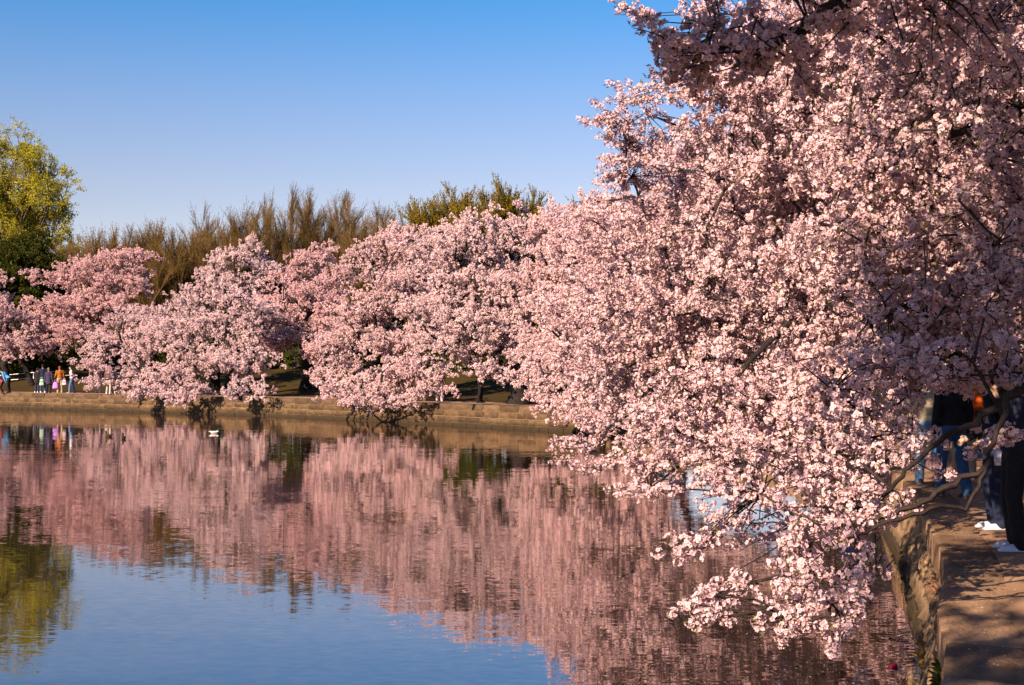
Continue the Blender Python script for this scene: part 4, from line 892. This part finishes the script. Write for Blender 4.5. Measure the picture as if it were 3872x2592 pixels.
far(411, 1490, 'person in cream trousers behind hanging blossom by the wall', AWAY - .3, h=1.72, top=(.12, .07, .07), legs=(.42, .35, .31), hair='brown')
far(428, 1489, 'dark dressed person beside the one in cream trousers', AWAY + .2, h=1.62, top=(.03, .025, .05), legs=(.025, .02, .045))
x, y = (1815 - 1936) / 5000 * 62.3, 62.3
person('dark figure standing under the grassy gap of the far bank', at_(x, y), RIGHT, h=1.76, top=(.015, .012, .012), legs=(.015, .013, .014), shoes=(.02, .02, .02), vox=.024, group=GS, stride=.08, larm='front')
x, y = (1662 - 1936) / 5000 * 65.2, 65.2
person('person in pale trousers at the left of the grassy gap', at_(x, y), AWAY, h=1.7, top=(.2, .1, .1), legs=(.6, .5, .48), vox=.024, group=GS)
for xf, d, lb, tp, lg in ((1120, 92, 'person in a white shirt up on the shaded bank', (.72, .72, .74), (.08, .1, .2)), (1010, 93, 'person in a violet top up on the shaded bank', (.25, .2, .5), (.5, .4, .3)), (982, 92, 'person in red trousers up on the shaded bank', (.5, .45, .4), (.5, .08, .05))):
    x = (xf - 1936) / 5000 * d; person(lb, at_(x, d), AWAY, h=1.72, top=tp, legs=lg, vox=.024, group=GS)
GN_ = 'walkers on the near path'
p = Gp(3836, 2084); person('man in a navy jacket and black trousers with white sneakers, nearest on the path', p, LEFT - .15, h=1.8, top=(.02, .022, .04), legs=(.018, .017, .018), shoes=(.62, .62, .66), vox=.014, fingers=True, group=GN_, larm='front', rarm='face', head_turn=0)
p = Gp(3762, 2002); person('person in dark jeans and white sneakers just behind the nearest man', p, LEFT, h=1.7, top=(.02, .02, .028), legs=(.018, .024, .05), shoes=(.6, .6, .66), vox=.014, fingers=True, group=GN_, larm='hold', rarm='hold')
P2 = p
p = Gp(3602, 1884); person('person in blue jeans and a black jacket walking away along the wall', p, AWAY + .2, h=1.78, top=(.014, .014, .018), legs=(.04, .09, .18), shoes=(.06, .04, .04), vox=.016, fingers=True, group=GN_, stride=.14)
p = Gp(3645, 1815); person('person in a bright orange jacket and tan trousers farther up the path', p, TOWARD - .3, h=1.72, top=(.8, .12, .015), legs=(.4, .28, .19), shoes=(.3, .2, .15), vox=.016, fingers=True, group=GN_, stride=.12, larm='front')
p = Gp(3512, 1836); person('person in light blue jeans and a beige jacket nearest the wall edge', p, AWAY, h=1.75, top=(.5, .38, .24), legs=(.16, .28, .42), shoes=(.05, .05, .05), vox=.016, fingers=True, group=GN_, stride=.1, hair='brown')
person('person in a yellow jacket glimpsed far up the near path', (9.3, 26.5, 0.02), AWAY, h=1.7, top=(.65, .42, .02), legs=(.05, .05, .05), vox=.02, group=GN_)
person('person in a blue jacket glimpsed through the blossom by the bend', (9.1, 35.5, 0.02), AWAY, h=1.75, top=(.04, .1, .35), legs=(.05, .06, .1), vox=.024, group=GN_)
person('person in a navy jacket glimpsed through blossom short of the bend', (8.9, 29.6, 0.02), TOWARD, h=1.75, top=(.03, .04, .1), legs=(.2, .15, .1), vox=.024, group=GN_)

# ------------------------------------------------------------------ bags
def plastic_bag(name, label, loc, w, h, c, c2=None, rz=0.0):
    root = empty(name, loc, rz); tag(root, label, 'bag'); g = Geo(); r = np.random.default_rng(int(w * 1000) + int(c[0] * 99))
    L = []
    for i, t in enumerate(np.linspace(0, 1, 8)):
        wd = w * (0.55 + 0.5 * math.sin(min(t * 1.5, 1.3))) * (1 if t < .9 else .9); dp = wd * (.25 + .3 * t)
        an = np.linspace(0, 2 * math.pi, 16, endpoint=False)
        L.append(np.stack([np.cos(an) * wd * .5 * (1 + .08 * r.normal(size=16)), np.sin(an) * dp * .5 * (1 + .12 * r.normal(size=16)), np.full(16, -t * h)], -1))
    V = np.concatenate(L + [np.array([[0, 0, -h * 1.01]]), np.array([[0, 0, 0.0]])]); n = 16
    Q = [[i * n + j, (i + 1) * n + j, (i + 1) * n + (j + 1) % n, i * n + (j + 1) % n] for i in range(7) for j in range(n)]
    T = [[7 * n + j, 128, 7 * n + (j + 1) % n] for j in range(n)] + [[j, (j + 1) % n, 129] for j in range(n)]
    mi = [1 if (c2 is not None and i // n in (2, 3)) else 0 for i in range(len(Q))]
    g.V.append(V); g.n = len(V); g.Q.append(np.array(Q)); g.qm = mi; g.T.append(np.array(T)); g.tm = [0] * len(T)
    obj('bag_body', g.mesh('bag_body', [cloth(c), cloth(c2 or c)], True), root)
    for sg in (-1, 1):
        g = Geo(); g.tube([(-w * .2, sg * w * .06, -.02), (-w * .12, 0, h * .28), (w * .12, 0, h * .28), (w * .2, sg * w * .06, -.02)], [.012] * 4, 5); obj('bag_handle', g.mesh('bag_handle', [cloth(c)], True), root)
    return root
def hand(p, yaw, side, fwd, z):
    c, s = math.cos(yaw), math.sin(yaw); x, y = side, -fwd
    return (p[0] + c * x - s * y, p[1] + s * x + c * y, z)
p = Gp(162, 1486); plastic_bag('shopping_bag', 'yellow green shopping bag hanging beside the blue jeans', (p[0] + .02, p[1] - .25, .88), .3, .4, (.45, .5, .2), (.1, .35, .35))
p = Gp(226, 1488); plastic_bag('shopping_bag', 'violet shopping bag carried low beside the orange sweater', (p[0] - .22, p[1] - .15, .72), .36, .42, (.5, .2, .62))
plastic_bag('shopping_bag', 'white and pink bag on the right of the orange sweater', (p[0] + .3, p[1] - .05, .85), .28, .32, (.7, .55, .58), (.55, .2, .25))
plastic_bag('shopping_bag', 'white plastic bag with purple stripes held by the second near walker', (5.22, 14.0, 1.16), .3, .42, (.68, .64, .7), (.3, .08, .34), 0.5)
p = Gp(272, 1488)
bp = empty('backpack', (p[0] + .17, p[1] + .06, 1.12), LEFT + .3); tag(bp, 'dark backpack on the person in the white shirt', 'backpack')
g = Geo(); g.ball((0, 0, .05), (.15, .1, .24)); g.ball((0, .06, -.06), (.12, .07, .13)); obj('pack', g.mesh('pack', [cloth((.02, .018, .025))], True), bp)
g = Geo(); g.tube([(-.1, -.08, .22), (-.12, -.3, .2), (-.11, -.3, 0), (-.09, -.06, -.12)], [.02] * 4, 6); obj('strap', g.mesh('strap', [cloth((.03, .03, .03))], True), bp)
ca = empty('camera_device', (p[0] - .3, p[1] - .05, 1.14)); tag(ca, 'small black camera held by the person in the white shirt', 'camera')
g = Geo(); g.box((0, 0, 0), (.035, .065, .04)); obj('camera_body', g.mesh('camera_body', [cloth((.02, .02, .02))]), ca)
g = Geo(); g.tube([(-.03, 0, 0), (-.09, 0, 0)], [.03, .03], 12); obj('lens', g.mesh('lens', [cloth((.015, .015, .02))], True), ca)

# ------------------------------------------------------------------ railing, bicycle
M_STEEL = mat_noise('galvanised', [(0.3, (0.5, 0.48, 0.46)), (0.7, (0.65, 0.63, 0.6))], scale=9, rough=0.4, metal=0.75)
def railing(label, pts, hs=(0.95, 0.55)):
    pts = [np.array(p, float) for p in pts]; root = empty('railing', tuple(pts[0])); tag(root, label, 'railing')
    base = pts[0]
    for h_ in hs:
        g = Geo(); g.tube([p - base + np.array([0, 0, h_]) for p in pts], [.03] * len(pts), 8); obj('rail', g.mesh('rail', [M_STEEL], True), root)
    for a, b in zip(pts[:-1], pts[1:]):
        L = np.linalg.norm(b - a)
        for t in np.arange(0.05, 1, 1.9 / L):
            q = a + (b - a) * t - base; g = Geo(); g.tube([q + np.array([0, 0, -.2]), q + np.array([0, 0, hs[0]])], [.03, .03], 8); obj('post', g.mesh('post', [M_STEEL], True), root)
def rp(xf, yf, d): w = W(xf / 1.6533, yf / 1.6533, d); w[2] -= 0.95; return w
railing('galvanised double handrail behind the strollers at left', [rp(-120, 1427, 98), rp(0, 1421, 98), rp(120, 1410, 98), rp(260, 1403, 98)])
railing('short galvanised handrail seen beyond the blossom lobe', [rp(395, 1414, 93), rp(460, 1410, 93), rp(530, 1396, 95)])
def bicycle(label, loc, rz):
    root = empty('bicycle', loc, rz); tag(root, label, 'bicycle'); blk = cloth((.02, .02, .02)); fr = mat_noise('bike_paint', [(0.3, (.02, .08, .1)), (0.7, (.04, .12, .14))], rough=.35)
    for cx in (-.52, .52):
        w = empty('wheel', (cx, 0, .34)); w.parent = root
        an = np.linspace(0, 2 * math.pi, 33)
        g = Geo(); g.tube([(.335 * math.cos(a), 0, .335 * math.sin(a)) for a in an], [.018] * 33, 6); obj('tyre', g.mesh('tyre', [blk], True), w)
        g = Geo(); g.tube([(.312 * math.cos(a), 0, .312 * math.sin(a)) for a in an], [.013] * 33, 6); obj('rim', g.mesh('rim', [M_STEEL], True), w)
        g = Geo()
        for a in an[::3]: g.tube([(0, 0, 0), (.31 * math.cos(a), 0, .31 * math.sin(a))], [.003, .003], 3)
        g.tube([(0, -.04, 0), (0, .04, 0)], [.02, .02], 8); obj('spokes', g.mesh('spokes', [M_STEEL]), w)
    g = Geo(); bb, st, hd, ra, fa = (-.05, 0, .3), (-.2, 0, .78), (.36, 0, .8), (-.52, 0, .34), (.52, 0, .34)
    for a, b in ((bb, st), (bb, hd), ((-.18, 0, .74), hd), (bb, ra), ((-.19, 0, .76), ra), ((.34, 0, .88), fa)): g.tube([a, b], [.016, .016], 8)
    obj('frame', g.mesh('frame', [fr], True), root)
    g = Geo(); g.ball((-.21, 0, .86), (.13, .07, .035)); obj('saddle', g.mesh('saddle', [blk], True), root)
    g = Geo(); g.tube([(.34, 0, .86), (.35, 0, .98), (.4, .0, 1.0)], [.014] * 3, 8); g.tube([(.3, -.27, 1.0), (.4, -.12, 1.0), (.4, .12, 1.0), (.3, .27, 1.0)], [.013] * 4, 8); obj('handlebar', g.mesh('handlebar', [blk], True), root)
    g = Geo(); an = np.linspace(0, 2 * math.pi, 17); g.tube([(-.05 + .09 * math.cos(a), .05, .3 + .09 * math.sin(a)) for a in an], [.006] * 17, 5); g.tube([(-.05, .06, .3), (.1, .06, .22)], [.012, .012], 6); g.box((.1, .1, .22), (.04, .04, .012)); obj('crank', g.mesh('crank', [M_STEEL], True), root)
x, y = (757 - 1936) / 5000 * 82, 82
bicycle('parked bicycle half hidden by blossom beside a dark stem', at_(x, y), 0.15)

# ------------------------------------------------------------------ ducks and flotsam
def duck(label, xf, yf, yaw, cbody, chead, cbreast):
    d = 5000 * (EYE - WATER) / (yf - 1380); root = empty('duck', ((xf - 1936) / 5000 * d, d, WATER), yaw); tag(root, label, 'duck', 'ducks on the basin'); root.scale = (.78, .78, .78)
    # faces +x
    g = Geo(); g.ball((0, 0, .05), (.21, .095, .085), 14, 10); g.ball((.13, 0, .07), (.1, .08, .08), 12, 8); g.capsule((.15, 0, .1), (.19, 0, .21), .05, .04); g.ball((.2, 0, .235), (.058, .045, .048)); g.capsule((-.17, 0, .09), (-.3, 0, .12), .05, .015)
    o = obj('body', g.mesh('body', [cloth(cbody)], True), root); remesh(o, .014, 2)
    g = Geo(); g.ball((.2, 0, .238), (.062, .05, .053), 12, 8); g.capsule((.165, 0, .15), (.19, 0, .22), .05, .045); o = obj('head', g.mesh('head', [cloth(chead)], True), root)
    g = Geo(); g.ball((.275, 0, .225), (.045, .02, .01), 10, 6); obj('bill', g.mesh('bill', [cloth((.45, .32, .05))], True), root)
    for s in (-1, 1):
        g = Geo(); g.ball((-.03, .075 * s, .075), (.16, .03, .055), 12, 8); obj('wing', g.mesh('wing', [cloth(np.array(cbody) * .85)], True), root)
    g = Geo(); g.ball((.14, 0, .06), (.095, .083, .07), 12, 8); obj('breast', g.mesh('breast', [cloth(cbreast)], True), root)
duck('dark duck, left of the pair on the basin', 411, 1652, 2.6, (.06, .035, .02), (.05, .03, .02), (.07, .04, .02))
duck('dark duck, right of the pair on the basin', 467, 1660, 2.0, (.05, .028, .018), (.04, .025, .018), (.06, .035, .02))
duck('white bodied duck with a dark green head, alone before the wall', 812, 1640, 0.25, (.7, .64, .58), (.015, .05, .02), (.1, .05, .03))
d = 5000 * (EYE - WATER) / (2524 - 1380)
cup = empty('litter', ((3378 - 1936) / 5000 * d, d, WATER)); tag(cup, 'red plastic cup floating beside the near wall', 'cup'); cup.scale = (.65, .65, .65)
g = Geo(); g.tube([(-.055, 0, .012), (.055, .01, .02)], [.026, .038], 16); obj('cup_body', g.mesh('cup_body', [mat_noise('red_plastic', [(0.3, (.5, .015, .05)), (0.7, (.6, .03, .07))], rough=.3)], True), cup)
g = Geo(); an = np.linspace(0, 2 * math.pi, 17); g.tube([(.056, .01 + .039 * math.cos(a), .02 + .039 * math.sin(a)) for a in an], [.004] * 17, 5); obj('rim', g.mesh('rim', [cloth((.7, .5, .5))], True), cup)

# ------------------------------------------------------------------ weeds on the near wall, fallen petals
def weed(label, s, z, n, L, c0, c1, seed, w=.006, hang=-.3, name='dry_grass'):
    r = np.random.default_rng(seed); p, t, nn = shore_at(s); o = BAT * z / (-WATER); q = p + nn * (o - .06)
    root = empty(name, (q[0], q[1], z)); tag(root, label, 'weed'); g = Geo()
    for i in range(n):
        st = np.array([t[0], t[1], 0]) * r.normal() * .1 + np.array([0, 0, r.normal() * .05]); d = unit(np.array([-nn[0], -nn[1], 0]) * r.uniform(.2, 1) + np.array([t[0], t[1], 0]) * r.normal() * .5 + np.array([0, 0, r.uniform(.1, 1)]))
        l = L * r.uniform(.5, 1.2); sd = unit(np.cross(d, r.normal(size=3))) * w; a = st + d * l * .5; b = st + d * l + np.array([0, 0, hang * l])
        g.add([st - sd, st + sd, a + sd * .9, a - sd * .9, b + sd * .15, b - sd * .15], None, [[0, 1, 2, 3], [3, 2, 4, 5]])
    o = obj('blades', g.mesh('blades', [mat_leaf('weed', c0, c1, .3)]), root); o['kind'] = 'stuff'
weed('dry orange grass tuft low on the near wall', shore_s(3.6, 10.9), -.62, 50, .16, (.3, .15, .05), (.5, .32, .08), 201)
weed('dry golden grass trailing down the near wall by the water', shore_s(3.4, 10.2), -.8, 60, .17, (.36, .18, .03), (.3, .19, .06), 202, hang=-.8)
weed('withered rusty weed high on the near wall', shore_s(4.0, 12.0), -.25, 60, .14, (.4, .18, .1), (.5, .3, .18), 203, hang=-.5)
weed('green leafy weed growing from the near wall at the bottom', shore_s(2.75, 8.15), -.14, 34, .11, (.015, .025, .006), (.04, .05, .012), 204, w=.014, name='leafy_weed')
M_FALLEN = mat_leaf('fallen_petal', (.7, .5, .5), (.85, .72, .7), .3)
def petals(name, label, P, Nn, seed):
    r = np.random.default_rng(seed); n = len(P); a = unit(np.cross(Nn, r.normal(size=(n, 3)))); b = np.cross(Nn, a); h = r.uniform(.006, .011, n)[:, None]
    V = np.stack([P - a * h, P + b * h * .7 + Nn * h * .3, P + a * h, P - b * h * .7 + Nn * h * .2], 1).reshape(-1, 3); Q = np.arange(4 * n).reshape(n, 4)
    tag(obj(name, mesh_np(name, V, [Q], [M_FALLEN])), label, kind='stuff')
n = 800; s_ = rng.uniform(shore_s(0.9, 3.5), shore_s(6.8, 24), n); o_ = rng.exponential(.9, n) + .03
P = []
for s, o in zip(s_, o_):
    p, t, nn = shore_at(s); q = p + nn * o; P.append([q[0], q[1], .024 if o < .45 else pathz(o, 0) + .006])
petals('fallen_petals', 'pale fallen petals scattered over the near path', np.array(P), np.tile([0, 0, 1.0], (n, 1)), 5)
n = 900; s_ = rng.uniform(shore_s(0.9, 3.5), shore_s(6.8, 24), n); P = []
for s in s_:
    p, t, nn = shore_at(s); q = p - nn * (BAT + .05 + rng.exponential(.6)); P.append([q[0], q[1], WATER + .004])
petals('floating_petals', 'pale petals floating along the near wall', np.array(P), np.tile([0, 0, 1.0], (n, 1)), 6)
